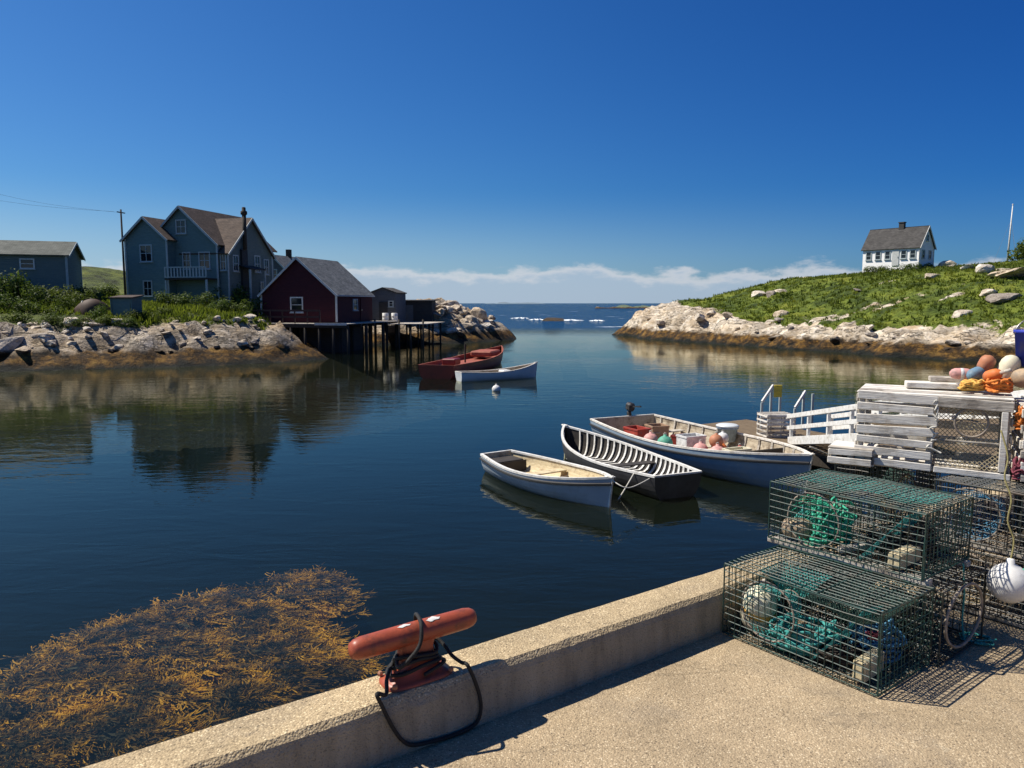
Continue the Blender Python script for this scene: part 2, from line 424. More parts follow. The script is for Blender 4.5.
    nt.links.new(mth(nt, 'MULTIPLY', calm, .30), b1.inputs['Strength']); nt.links.new(h_in, b1.inputs['Height'])
    b2 = N(nt, 'ShaderNodeBump'); b2.inputs['Distance'].default_value = 1.6
    nt.links.new(mth(nt, 'MULTIPLY', open_sea, .9), b2.inputs['Strength']); nt.links.new(h_out, b2.inputs['Height']); nt.links.new(b1.outputs[0], b2.inputs['Normal'])
    fr = N(nt, 'ShaderNodeFresnel'); fr.inputs[0].default_value = 1.30; nt.links.new(b2.outputs[0], fr.inputs['Normal'])
    gl = N(nt, 'ShaderNodeBsdfGlossy'); gl.inputs['Roughness'].default_value = .03; gl.inputs[0].default_value = (.94,.94,.80,1); nt.links.new(b2.outputs[0], gl.inputs['Normal'])
    tr = N(nt, 'ShaderNodeBsdfTransparent'); tr.inputs[0].default_value = (.80,.82,.66,1)
    df = N(nt, 'ShaderNodeBsdfDiffuse'); nt.links.new(mixc(nt, open_sea, (.09,.13,.085), (.006,.045,.120)), df.inputs[0])
    body = N(nt, 'ShaderNodeMixShader'); nt.links.new(mth(nt, 'ADD', mth(nt, 'MULTIPLY', open_sea, .82), .035), body.inputs[0]); nt.links.new(tr.outputs[0], body.inputs[1]); nt.links.new(df.outputs[0], body.inputs[2])
    mx = N(nt, 'ShaderNodeMixShader'); nt.links.new(mth(nt, 'MULTIPLY', fr.outputs[0], mth(nt, 'SUBTRACT', 1.0, mth(nt, 'MULTIPLY', open_sea, .55))), mx.inputs[0]); nt.links.new(body.outputs[0], mx.inputs[1]); nt.links.new(gl.outputs[0], mx.inputs[2])
    cap = mth(nt, 'MULTIPLY', open_sea, ramp(nt, noise(nt, vec(nt, True, (.35,1,1)), .22, 6, .62), [(.66, 0), (.72, 1)]))
    fo = N(nt, 'ShaderNodeBsdfDiffuse'); fo.inputs[0].default_value = (.8,.83,.85,1)
    mx2 = N(nt, 'ShaderNodeMixShader'); nt.links.new(cap, mx2.inputs[0]); nt.links.new(mx.outputs[0], mx2.inputs[1]); nt.links.new(fo.outputs[0], mx2.inputs[2])
    nt.links.new(mx2.outputs[0], out.inputs[0])
    M['water'] = m
build_materials()

# ------------------------------------------------------------------ camera, sun, sky
cam = bpy.data.objects.new('camera', bpy.data.cameras.new('camera')); COL.objects.link(cam)
cam.location = (0,0,EYE); cam.rotation_euler = (PI/2-PITCH, 0, 0)
cam.data.sensor_width = 36; cam.data.lens = 36*FPX/1024; cam.data.clip_end = 30000; cam.data.clip_start = .05
S.camera = cam
SUN_EL, SUN_AZ = R(54), math.atan2(-.97, .25)     # azimuth from +y towards +x
sdir = Vector((math.sin(SUN_AZ)*math.cos(SUN_EL), math.cos(SUN_AZ)*math.cos(SUN_EL), math.sin(SUN_EL)))
sl = bpy.data.lights.new('sun', 'SUN'); sl.energy = 4.6; sl.angle = R(.5); sl.color = (1.0,.93,.82)
so = bpy.data.objects.new('sun', sl); COL.objects.link(so); so.rotation_euler = sdir.to_track_quat('Z','Y').to_euler(); so.location = (-30,20,60)
W = bpy.data.worlds.new('World'); S.world = W; W.use_nodes = True
nt = W.node_tree; nt.nodes.clear()
wo = N(nt, 'ShaderNodeOutputWorld'); bg = N(nt, 'ShaderNodeBackground'); bg.inputs[1].default_value = .052
sky = N(nt, 'ShaderNodeTexSky'); sky.sky_type = 'NISHITA'; sky.sun_disc = False
sky.sun_elevation = SUN_EL; sky.sun_rotation = SUN_AZ; sky.altitude = 0; sky.air_density = 1.0; sky.dust_density = .6; sky.ozone_density = 2.5
tc = N(nt, 'ShaderNodeTexCoord'); sp = N(nt, 'ShaderNodeSeparateXYZ'); nt.links.new(tc.outputs['Generated'], sp.inputs[0])
hs = N(nt, 'ShaderNodeHueSaturation'); hs.inputs['Saturation'].default_value = 1.25; nt.links.new(sky.outputs[0], hs.inputs['Color'])
skc = mixc(nt, 1.0, hs.outputs[0], (.50,.85,1.20), 'MULTIPLY')
z = sp.outputs[2]
skc = mixc(nt, 1.0, skc, ramp(nt, mth(nt, 'ADD', mth(nt, 'MULTIPLY', sp.outputs[0], .5), .5), [(.2, (1.0,1.0,1.0)), (.5, (.66,.84,.96)), (.82, (.24,.55,.84))]), 'MULTIPLY')
skc = mixc(nt, mth(nt, 'MULTIPLY', sstep(nt, z, .15, -.02), ramp(nt, mth(nt, 'ADD', mth(nt, 'MULTIPLY', sp.outputs[0], .5), .5), [(.15, .85), (.5, .50), (.75, .15)])), skc, (6.0,7.6,9.6))

# a low bank of cloud along the horizon with a ragged, sunlit top
cv = N(nt, 'ShaderNodeMapping'); cv.inputs['Scale'].default_value = (15,15,40); nt.links.new(tc.outputs['Generated'], cv.inputs[0])
cn = noise(nt, cv.outputs[0], 1.0, 7, .6)
cv2 = N(nt, 'ShaderNodeMapping'); cv2.inputs['Scale'].default_value = (3,3,3); nt.links.new(tc.outputs['Generated'], cv2.inputs[0])
cn2 = noise(nt, cv2.outputs[0], 1.0, 3, .5)
top = mth(nt, 'ADD', .044, mth(nt, 'ADD', mth(nt, 'MULTIPLY', mth(nt, 'SUBTRACT', cn, .5), .060), mth(nt, 'MULTIPLY', mth(nt, 'SUBTRACT', cn2, .5), .03)))
dd = mth(nt, 'SUBTRACT', top, z)
edge = sstep(nt, dd, -.004, .010)
rim = sstep(nt, dd, .020, .002)
ccol = mixc(nt, rim, (5.4,6.6,8.2), (9.6,9.4,9.6))
skc2 = mixc(nt, mth(nt, 'MULTIPLY', edge, .72), skc, ccol)
nt.links.new(skc2, bg.inputs[0]); nt.links.new(bg.outputs[0], wo.inputs[0])
S.view_settings.view_transform = 'Standard'; S.view_settings.look = 'None'; S.view_settings.exposure = .62; S.view_settings.gamma = 1
S.view_settings.use_curve_mapping = False
S.render.engine = 'CYCLES'
S.cycles.use_denoising = True
S.cycles.max_bounces = 8; S.cycles.transparent_max_bounces = 16; S.cycles.caustics_reflective = False; S.cycles.caustics_refractive = False
S.cycles.sample_clamp_indirect = 6

# ------------------------------------------------------------------ terrain tools
def hash2(ix, iy, seed):
    n = (ix.astype(np.int64)*374761393 + iy.astype(np.int64)*668265263 + seed*974634533) & 0x7fffffff
    n = ((n ^ (n >> 13))*1274126177) & 0x7fffffff
    return ((n ^ (n >> 16)) & 0xffff)/65535.0
def vnoise(x, y, seed=0):
    ix, iy = np.floor(x), np.floor(y); fx, fy = x-ix, y-iy
    fx, fy = fx*fx*(3-2*fx), fy*fy*(3-2*fy)
    a, b, c, d_ = hash2(ix,iy,seed), hash2(ix+1,iy,seed), hash2(ix,iy+1,seed), hash2(ix+1,iy+1,seed)
    return (a*(1-fx)+b*fx)*(1-fy)+(c*(1-fx)+d_*fx)*fy
def fbm(x, y, o=5, seed=0):
    s, a, t = 0, 1, 0
    for k in range(o):
        s = s + a*vnoise(x*2**k+k*13.7, y*2**k-k*7.1, seed+k); t += a; a *= .5
    return s/t
def sdist(X, Y, poly):
    """signed distance, positive inside"""
    d2 = np.full(X.shape, 1e18); ins = np.zeros(X.shape, bool)
    n = len(poly)
    for i in range(n):
        x0, y0 = poly[i]; x1, y1 = poly[(i+1) % n]
        ex, ey = x1-x0, y1-y0
        t = np.clip(((X-x0)*ex+(Y-y0)*ey)/(ex*ex+ey*ey), 0, 1)
        d2 = np.minimum(d2, (X-x0-t*ex)**2+(Y-y0-t*ey)**2)
        c = ((y0 > Y) != (y1 > Y))
        with np.errstate(divide='ignore', invalid='ignore'):
            xi = (x1-x0)*(Y-y0)/(y1-y0+1e-12)+x0
        ins ^= c & (X < xi)
    return np.where(ins, 1, -1)*np.sqrt(d2)

LEFT = [(-120,20),(-60,33),(-29.9,43.4),(-22.4,46.0),(-14.2,50.6),(-13.2,54),(-15.5,58.5),(-15.2,64),(-12.8,71.5),(-9.5,73),(-6,73.5),(-2.5,77),(1.2,85.5),(.6,88.5),(-4,92),(-9,99),(-25,112),(-70,150),(-120,160)]
RIGHT = [(12.6,94.4),(15.2,84),(18.6,75.4),(24.2,64.5),(28.6,55.9),(33,51),(42,43),(80,30),(160,40),(170,200),(90,185),(50,150),(30,128),(19,112),(14,102)]

def left_h(X, Y):
    s = sdist(X, Y, LEFT)
    s = s + (fbm(X*.22, Y*.22, 4, 3)-.5)*2.6
    z = np.interp(s, [-9,-3,0,1.2,2.3,3.5,5,8,14,30,60], [-6.2,-3.6,-2.3,-1.6,-.95,-.25,.55,1.15,1.75,2.4,3.2])
    head = np.clip((X+15)/5, 0, 1)*np.clip((Y-67)/6, 0, 1)        # bare rock point beyond the pier
    zr = np.interp(s, [-9,-3,0,1,2.2,4,6,9], [-6.2,-3.4,-2.3,-1.5,-.6,.6,1.3,1.6])*np.ones_like(s)
    zr = zr - np.clip((X+4)/5,0,1)*np.clip(zr+1.6,0,9)*.55
    z = z*(1-head)+zr*head
    hill = 4.6*np.exp(-(((X+60)/15)**2+((Y-108)/15)**2))
    z = z+hill
    rid = 1-np.abs(fbm(X*.45, Y*.45, 5, 11)*2-1)
    rocky = np.clip(1-np.abs(s-3)/3.5, 0, 1)*(1-head)+head*.9*np.clip(s/2, 0, 1)
    z = z+(rid-.72)*1.9*rocky+(np.abs(fbm(X*.5, Y*.7, 4, 15)-.5)-.1)*2.2*rocky*np.clip(s/2,0,1)+(fbm(X*1.5, Y*1.5, 3, 5)-.5)*.45*np.clip(s/2, 0, 1)*(.35+rocky)
    return z, s, head
def right_h(X, Y):
    s = sdist(X, Y, RIGHT)
    s = s + (fbm(X*.2, Y*.2, 4, 23)-.5)*2.4
    tip = np.clip((25-X)/8, 0, 1)
    z = np.interp(s, [-9,-3,0,1,2.2,4,5.5,9,12,20,38,60], [-6.2,-3.6,-2.3,-1.5,-.95,-.45,.0,1.35,2.4,4.7,6.4,7.2])
    z = z*(1-tip)+tip*np.interp(s, [-9,-3,0,1,2.2,3.5,5.5,9,12,20,38], [-6.2,-3.6,-2.3,-1.4,-.6,.5,1.6,2.9,3.6,4.9,6.4])
    z = z+(fbm(X*.06, Y*.06, 3, 41)-.5)*1.2*np.clip((s-6)/14, 0, 1)
    rid = 1-np.abs(fbm(X*.35, Y*.55, 5, 31)*2-1)
    rocky = np.maximum(np.clip(1-np.abs(s-3)/4.5, 0, 1), tip*np.clip(s/2, 0, 1)*np.clip((17-s)/8, 0, 1))
    z = z+(rid-.72)*2.3*rocky+(np.abs(fbm(X*.14, Y*.3, 3, 61)-.5)-.1)*3.2*rocky*np.clip(s/2, 0, 1)+(fbm(X*1.3, Y*1.3, 4, 51)-.5)*.55*np.clip(s/2, 0, 1)
    return z, s, tip

def terrain(name, f, x0, x1, y0, y1, step, m, gf):
    xs = np.arange(x0, x1+step*.5, step); ys = np.arange(y0, y1+step*.5, step)
    X, Y = np.meshgrid(xs, ys)
    z, s, aux = f(X, Y)
    g = gf(X, Y, z, s, aux)
    nx, ny = len(xs), len(ys)
    V = np.stack([X.ravel(), Y.ravel(), z.ravel()], 1)
    i = np.arange(nx*ny).reshape(ny, nx)
    F = np.stack([i[:-1,:-1].ravel(), i[:-1,1:].ravel(), i[1:,1:].ravel(), i[1:,:-1].ravel()], 1)
    keep = (z.ravel()[F].max(1) > -5.9)
    me = bpy.data.meshes.new(name); me.from_pydata(V.tolist(), [], F[keep].tolist()); me.update()
    me.polygons.foreach_set('use_smooth', [True]*len(me.polygons))
    a = me.attributes.new('grass', 'FLOAT', 'POINT'); a.data.foreach_set('value', g.ravel().astype(np.float32))
    me.materials.append(m)
    o = bpy.data.objects.new(name, me); COL.objects.link(o); o['kind'] = 'structure'
    return o
def gl(X, Y, z, s, head):
    g = np.clip((s-3.3)/1.6, 0, 1)*(1-head)
    return g*.9
def gr(X, Y, z, s, tip):
    g = np.clip((s-3.0-tip*6.0)/1.8, 0, 1)
    bare = np.clip((fbm(X*.11, Y*.2, 4, 77)-.68)*9, 0, 1)
    g = np.clip(g+(fbm(X*.22, Y*.3, 4, 91)-.5)*2.2*np.clip(1-np.abs(s-4.5-tip*5)/5, 0, 1), 0, 1)
    return g*(1-.85*bare)*.95
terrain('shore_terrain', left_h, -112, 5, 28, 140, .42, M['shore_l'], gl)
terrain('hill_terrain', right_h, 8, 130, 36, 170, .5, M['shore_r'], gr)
def zl(x, y): return float(left_h(np.array([[x]], float), np.array([[y]], float))[0][0,0])
def zr(x, y): return float(right_h(np.array([[x]], float), np.array([[y]], float))[0][0,0])

# water and bed
b = MB(); b.add([(-9000,-60,ZW),(9000,-60,ZW),(9000,12000,ZW),(-9000,12000,ZW)], [(0,1,2,3)])
b.build('water', M['water'])['kind'] = 'structure'
b = MB(); b.add([(-9000,-60,-6),(9000,-60,-6),(9000,12000,-6),(-9000,12000,-6)], [(0,1,2,3)])
b.build('seabed', M['bed'])['kind'] = 'structure'
# far land across the sea
def far(name, x0, x1, y0, y1, hmax, m, seed, nx=70, ny=14):
    P = []
    for j in range(ny+1):
        row = []
        for i in range(nx+1):
            u, v = i/nx, j/ny
            e = min(1, 6*u*(1-u))*math.sin(PI*v)**.7
            h = -1.5+e*hmax*(.35+.9*mnoise.fractal(Vector((u*7+seed, v*2, seed)), 1, 2, 4)+.35)
            row.append((x0+(x1-x0)*u, y0+(y1-y0)*v, ZW+h))
        P.append(row)
    o = MB().grid(P).build(name, m, smooth=True); o['kind'] = 'structure'
far('distant_shore', 66, 190, 560, 660, 3.2, M['far_land'], 3)
far('distant_island', -130, 150, 3000, 3200, 7.0, M['far_isle'], 9)
P = []
for j in range(7):
    P.append([(56+i*1.6, 552+j*2.2+1.5*math.sin(i), ZW-.3+1.6*math.sin(PI*j/6)*(.4+.6*random.random())*(1 if .05 < i/60 < .95 else 0)) for i in range(61)])
MB().grid(P).build('distant_beach', M['shore_r'])['kind'] = 'structure'

# ------------------------------------------------------------------ wharf
KD = Vector((.8147, .5799, 0)); KN = Vector((.5799, -.8147, 0))    # along the kerb; from water towards the deck
KO = Vector((-1.446, 2.331, 0))                                    # a point on the outer edge
KH, KW = .225, .245
def kp(s, w, z=0.0): return KO + KD*s + KN*w + Vector((0,0,z))
P = [[kp(s_, w_) for w_ in (0.0, 30)] for s_ in (-12, 40)]
MB().grid(P).build('wharf_deck', M['deck'])['kind'] = 'structure'
b = MB()
P = [[kp(s_, 0, -.02), kp(s_, 0, -1.2), kp(s_, 0, -7)] for s_ in np.linspace(-12, 40, 30)]
b.grid(P); b.build('wharf_wall', M['kerb'])['kind'] = 'structure'
b = MB(); P = []
for i, s_ in enumerate(np.linspace(-6, 22, 561)):
    j = lambda k: (mnoise.noise(Vector((s_*5, k*9.1, 0)))*.006 + mnoise.noise(Vector((s_*1.1, k*3.3, 5)))*.006)
    chip = max(0, mnoise.noise(Vector((s_*9, 4.2, 1)))-.30)*.05
    ring = [(0,-.05),(0,KH-.015),(.02,KH+j(1)*.5),(.09,KH+j(2)*.5),(.17,KH+j(3)*.5),(KW-.030-chip,KH+j(4)*.6),(KW-.008-chip*.5+j(5)*.5,KH-.022-chip*.6),(KW+j(5)*.5,KH-.05-chip*.3),(KW+.004+j(6)*.4,KH*.5),(KW+.01+j(7)*.4,-.02)]
    P.append([kp(s_, w_, z_) for w_, z_ in ring])
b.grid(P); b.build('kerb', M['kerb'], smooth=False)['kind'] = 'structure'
# timber landing where the gangway reaches the wharf (behind the stack of traps)
b = MB()
for i in range(22): b.box((5.75+.0*i, 0, 0) if 0 else (7.2, 8.15+i*.155, -.06), (3.4,.145,.06))
for sx_ in (5.7, 8.7):
    b.bar((sx_, 8.0, -.2), (sx_, 11.5, -.2), .15, .2)
b.build('wharf_landing', M['wood_brown'])['kind'] = 'structure'
b = MB()
for sx_ in (6.3, 8.7):
    for y_ in (8.6, 11.2): b.tube([(sx_, y_, -6), (sx_, y_, -.1)], .14, 10)
b.build('wharf_piles', M['wood_dark'])['kind'] = 'structure'

# mooring cleat on the kerb
cl_s = (Vector((-.387, 2.92, 0))-KO).dot(KD); cl = kp(cl_s, KW*.5, KH)
t = thing('mooring_cleat', 'rust red T-shaped mooring cleat bolted on the concrete kerb', 'mooring cleat', cl, math.atan2(KD.y, KD.x))
b = MB(); L_, r_ = .285, .045
prof = [(-L_, .012), (-L_+.006,.030), (-L_+.022,.039), (-L_+.05,.044), (-.12,r_), (0,r_+.001), (.12,r_), (L_-.05,.044), (L_-.022,.039), (L_-.006,.030), (L_,.012)]
b.tube([(x, 0, .19) for x, _ in prof], [q for _, q in prof], 24); b.build('crossbar', M['cleat'], t, True)
P = []
for z_, hx, hy in ((0,.148,.078),(.014,.148,.078),(.018,.130,.062),(.04,.104,.046),(.08,.080,.034),(.13,.074,.032),(.17,.085,.036)):
    P.append([(hx*math.copysign(abs(math.cos(a))**.5, math.cos(a)), hy*math.copysign(abs(math.sin(a))**.5, math.sin(a)), z_) for a in [2*PI*k/28 for k in range(29)]])
MB().grid(P, True).build('neck', M['cleat'], t, True)
for sx_ in (-1, 1):
    for sy_ in (-1, 1): MB().lathe([(.012,0),(.012,.010),(.007,.016),(.001,.017)], 6, (sx_*.128, sy_*.066, .018)).build('bolt', M['p_rust'], t)
for (cx, da, w_, d_) in ((.075, .25, .028, .015), (-.055, .15, .026, .010)):
    P = []
    for i in range(9):
        row = []
        for k in range(9):
            u, v = i/4-1, k/4-1
            rr = 1+.25*math.sin(5*u+cx*50)*v
            a = PI/2+da+v*d_*18*math.sqrt(max(0, 1-u*u))*rr
            row.append((cx+u*w_*(1+.2*v), (r_+.0022)*math.cos(a), .19+(r_+.0022)*math.sin(a)))
        P.append(row)
    MB().grid(P).build('white_patch', M['chalk'], t, True)
# black rope: turns round the neck and a loop hanging down to the deck
def kface(px, py, off):
    """where that direction meets the kerb's inner face"""
    a = at(px, py, -1)-Vector((0,0,EYE)); p0 = kp(0, KW+off, 0)-Vector((0,0,EYE))
    tt = p0.dot(KN)/a.dot(KN)
    return Vector((0,0,EYE))+a*tt
def smooth_path(pts, n=8, closed=False):
    out = []; m = len(pts)
    rng = range(m) if closed else range(m-1)
    for i in rng:
        p1, p2 = pts[i], pts[(i+1) % m]
        p0 = pts[i-1] if (closed or i > 0) else p1
        p3 = pts[(i+2) % m] if (closed or i+2 < m) else p2
        for k in range(n):
            u = k/n
            out.append(.5*((2*p1)+(p2-p0)*u+(2*p0-5*p1+4*p2-p3)*u*u+(3*p1-p0-3*p2+p3)*u**3))
    if not closed: out.append(pts[-1])
    return out
loc2w = Matrix.Translation(cl) @ Matrix.Rotation(math.atan2(KD.y, KD.x), 4, 'Z')
pts = []
for k in range(30):
    a = -PI/2+k*2*PI/8; q_ = 1-.30*min(1, k/18)+.05*math.sin(k*2.3); pts.append(loc2w @ Vector((.135*q_*math.cos(a), .072*q_*math.sin(a), .040+.085*(k/29)+.012*math.sin(k*1.7))))
pts += [loc2w @ Vector((-.11,-.07,.10)), loc2w @ Vector((-.03,-.085,.17)), loc2w @ Vector((.0,-.05,.243)), loc2w @ Vector((.03,.05,.243)), loc2w @ Vector((.06,.09,.16)), loc2w @ Vector((.13,.03,.11)), loc2w @ Vector((.14,-.05,.075)), loc2w @ Vector((.165,-.085,.05))]
for (px, py, o) in ((468,666,.012),(478,690,.014),(481,708,.014),(477,722,.016),(466,733,.02),(448,738,.02),(430,742,.02),(413,745,.02),(402,740,.016),(392,726,.014),(382,706,.014)): 
    p = kface(px, py, o); p.z = max(p.z, .012); pts.append(p)
pts += [kface(377,694,.016), loc2w @ Vector((-.185,-.105,.03)), loc2w @ Vector((-.16,-.06,.06)), loc2w @ Vector((-.12,-.01,.075)), loc2w @ Vector((-.06,.06,.085))]
b = MB(); b.tube(smooth_path(pts, 8), .0080, 8); tag(b.build('rope', M['rope_black'], smooth=True), 'black mooring rope wound round the red cleat and looped down the kerb', 'rope')

# ------------------------------------------------------------------ rockweed in the shallows under the wharf
def weed():
    poly_px = [(-60,690),(60,628),(140,603),(240,577),(290,566),(335,567),(352,577),(345,592),(315,606),(370,640),(350,690),(200,760),(60,830),(-60,800)]
    poly = [tuple(at(x, y, ZW-.1).xy) for x, y in poly_px]
    xs = [p[0] for p in poly]; ys = [p[1] for p in poly]
    rnd = random.Random(3); tufts = []
    for k in range(8):                      # a tuft: forked fronds all drawn out one way by the tide
        V, F, T = [], [], []
        def strand(p, a, L, w, t0, lev):
            seg = 4; i0 = len(V)
            for j in range(seg+1):
                f = j/seg; ww = w*(1-.45*f)*(1.35 if j == seg and lev == 0 else 1); tw = rnd.uniform(-.8,.8)
                sd = Vector((-math.sin(a)*math.cos(tw), math.cos(a)*math.cos(tw), math.sin(tw)))*ww
                V.extend([p-sd, p+sd]); T.extend([t0+(1-t0)*f*.6]*2)
                if j < seg: F.append((i0+2*j, i0+2*j+2, i0+2*j+3, i0+2*j+1))
                if lev and j in (2, 4):
                    for sg in (-1, 1): strand(p.copy(), a+sg*rnd.uniform(.25,.6), L*rnd.uniform(.4,.6), w*.85, t0+(1-t0)*f*.6+.1, lev-1)
                a += rnd.uniform(-.35,.35)
                p = p+Vector((math.cos(a), math.sin(a), rnd.uniform(-.10,.16)))*(L/seg)
        for _ in range(11): strand(Vector((rnd.gauss(0,.04), rnd.gauss(0,.04), rnd.uniform(-.05,0))), rnd.gauss(0,.55), rnd.uniform(.10,.26), rnd.uniform(.0045,.0095), 0.0, 1)
        tufts.append((np.array(V), np.array(F), np.array(T)))
    VV, FF, TT, off, n = [], [], [], 0, 0
    while n < 2300:
        x, y = rnd.uniform(min(xs), max(xs)), rnd.uniform(min(ys), max(ys))
        s = float(sdist(np.array([x]), np.array([y]), poly)[0])
        cl_ = mnoise.fractal(Vector((x*1.25-y*.7, y*1.7+x*.5, 2)), 1, 2, 5)
        if s < rnd.uniform(-.10, 1.1) or cl_ < rnd.uniform(-.30, .22): continue
        n += 1
        V, F, T = tufts[n % 8]; sc = rnd.uniform(.7, 1.5); a = rnd.gauss(.55,.5)+mnoise.noise(Vector((x*.6, y*.6, 8)))*1.4
        c_, s_ = math.cos(a)*sc, math.sin(a)*sc
        depth = .02+.16*rnd.random()**1.2+max(0, .05-cl_)*.55+max(0, .6-s)*.35
        P = np.stack([V[:,0]*c_-V[:,1]*s_+x, V[:,0]*s_+V[:,1]*c_+y, np.minimum(V[:,2]*sc*1.1+ZW-depth, ZW+.006)], 1)
        VV.append(P); FF.append(F+off); TT.append(T*rnd.uniform(.6,1.15)); off += len(V)
    VV, FF, TT = np.concatenate(VV), np.concatenate(FF), np.concatenate(TT)
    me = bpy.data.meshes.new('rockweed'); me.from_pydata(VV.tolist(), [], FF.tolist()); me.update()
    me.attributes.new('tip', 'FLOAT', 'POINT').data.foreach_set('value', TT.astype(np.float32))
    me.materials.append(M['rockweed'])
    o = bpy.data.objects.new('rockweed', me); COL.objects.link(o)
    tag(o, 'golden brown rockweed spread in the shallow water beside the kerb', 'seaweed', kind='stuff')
    # the boulder bank it grows on
    P = []
    x0, x1, y0, y1 = min(xs)-1, max(xs)+1, min(ys)-1, max(ys)+1
    for j in range(60):
        row = []
        for i in range(70):
            x, y = x0+(x1-x0)*i/69, y0+(y1-y0)*j/59
            s = float(sdist(np.array([x]), np.array([y]), poly)[0])
            row.append((x, y, ZW-.62+min(0, s*1.2)+.25*mnoise.fractal(Vector((x*.9, y*.9, 2)), 1, 2, 4)))
        P.append(row)
    MB().grid(P).build('weed_bank', M['shore_l'], smooth=True)['kind'] = 'structure'
weed()

# ------------------------------------------------------------------ lobster traps
def wirebox(mb, x0, x1, y0, y1, z0, z1, sp, r, skip=()):
    ph = random.uniform(0, 50)
    def warp(p):
        p = Vector(p); n_ = mnoise.noise_vector(Vector((p.x*3+ph, p.y*3, p.z*3)))*.010 + mnoise.noise_vector(Vector((p.x*9+ph, p.y*9, p.z*9)))*.004
        return p+n_
    def wires(p, q):
        p, q = Vector(p), Vector(q)
        mb.tube([warp(p.lerp(q, k/5)) for k in range(6)], r, 4, caps=False)
    nx, ny, nz = max(1, round((x1-x0)/sp)), max(1, round((y1-y0)/sp)), max(1, round((z1-z0)/sp))
    X = [x0+(x1-x0)*i/nx for i in range(nx+1)]; Y = [y0+(y1-y0)*i/ny for i in range(ny+1)]; Z = [z0+(z1-z0)*i/nz for i in range(nz+1)]
    jit = lambda: random.uniform(-.0025, .0025)
    for nm_, zz in (('bottom', z0), ('top', z1)):
        if nm_ in skip: continue
        for x in X: wires((x+jit(), y0, zz+jit()), (x+jit(), y1, zz+jit()))
        for y in Y: wires((x0, y+jit(), zz), (x1, y+jit(), zz))
    for nm_, yy in (('front', y0), ('back', y1)):
        if nm_ in skip: continue
        for x in X: wires((x+jit(), yy+jit(), z0), (x+jit(), yy+jit(), z1))
        for zz in Z[1:-1]: wires((x0, yy, zz+jit()), (x1, yy, zz+jit()))
    for nm_, xx in (('lend', x0), ('rend', x1)):
        if nm_ in skip: continue
        for y in Y: wires((xx+jit(), y+jit(), z0), (xx+jit(), y+jit(), z1))
        for zz in Z[1:-1]: wires((xx, y0, zz+jit()), (xx, y1, zz+jit()))
def wire_trap(label, loc, rz, L=.82, Wd=.6, Ht=.37, wm='wire', nets=('rope_teal',), skip=(), runner=True, hoop_end=True, hr=(.30,.125), ballast=None, sp=.036, group='wire lobster traps'):
    t = thing('wire_lobster_trap', label, 'lobster trap', loc, rz, group)
    z0 = .035 if runner else .008
    b = MB(); wirebox(b, -L/2, L/2, -Wd/2, Wd/2, z0, Ht, sp, .0025, skip); b.build('wire_cage', M[wm], t)
    b = MB()
    cs = [(sx*L/2, sy*Wd/2) for sx, sy in ((-1,-1),(1,-1),(1,1),(-1,1))]
    for i in range(4):
        p, q = cs[i], cs[(i+1) % 4]
        for zz in (z0, Ht): b.tube([(p[0],p[1],zz),(q[0],q[1],zz)], .0042, 6)
        b.tube([(p[0],p[1],z0),(p[0],p[1],Ht)], .0042, 6)
    b.tube([(L*.12,-Wd/2,z0),(L*.12,-Wd/2,Ht),(L*.12,Wd/2,Ht)], .0035, 6)
    b.build('frame', M[wm], t)
    if runner:
        for sy in (-1, 1):
            MB().bar((-L/2-.02, sy*(Wd/2-.04), .016), (L/2+.02, sy*(Wd/2-.04), .016), .045, .032, bev=.004).build('runner', M['wood_silver'], t)
    # knitted heads: a funnel from the front and the parlour head across the trap
    def funnel(u, v):
        a = 2*PI*u; k = 1-v
        x = -L*.2+math.cos(a)*(.15*k+.06*v); z = Ht*.52+math.sin(a)*(.15*k+.06*v)
        return Vector((x, -Wd*.46+v*Wd*.42, z-.03*math.sin(PI*v)))
    MB().net(funnel, 22, 9, .0022).build('entrance_net', M[nets[0]], t)
    b = MB(); b.tube([funnel(k/24, 0) for k in range(24)], .0055, 6, closed=True); b.build('entrance_hoop', M['hoop'], t, True)
    b = MB(); b.tube([funnel(k/24, 1) for k in range(24)], .0045, 6, closed=True); b.build('inner_hoop', M['hoop'], t, True)
    def parlour(u, v):
        return Vector((L*(.10+.20*v)-.03*math.sin(PI*u), (u-.5)*Wd*(.95-.5*v), Ht*(.12+.62*v)-.05*math.sin(PI*u)*(1-v)))
    MB().net(parlour, 18, 9, .0022).build('parlour_net', M[nets[-1]], t)
    if hoop_end:
        b = MB(); b.tube([(L/2+.006, math.cos(a)*Wd*hr[0], z0+hr[1]+.035+math.sin(a)*hr[1]) for a in [2*PI*k/28 for k in range(28)]], .008, 7, closed=True)
        b.build('end_hoop', M['hoop'], t, True)
    if ballast:
        (cx, cy), (dx, dy, dz) = ballast
        MB().box((cx, cy, z0+.006+dz/2), (dx, dy, dz), rotm(0,0,.04), .008).build('ballast_block', M['brick'], t)
    return t
RZ = math.atan2(-.793, .609)
AX, AY = Vector((.609,-.793,0)), Vector((.793,.609,0))
def corner(p, L, Wd): return Vector((p[0], p[1], p[2]))+AX*L/2+AY*Wd/2
tA = wire_trap('low green wire lobster trap in front on the deck, holding a cream buoy', corner((1.12,3.825,.004), .83, .50), RZ, .83, .50, .38, 'wire', ('rope_teal','rope_teal'), ballast=((.30,-.11), (.06,.20,.10)), runner=False, hoop_end=False)
tC = wire_trap('dark wire trap on the deck under the trap with the bright green net', corner((1.53,4.13,.004), .86, .50), RZ, .86, .50, .37, 'wire_dark', ('twine_tan','rope_blue'), runner=False, skip=('rend',), hr=(.42,.155))
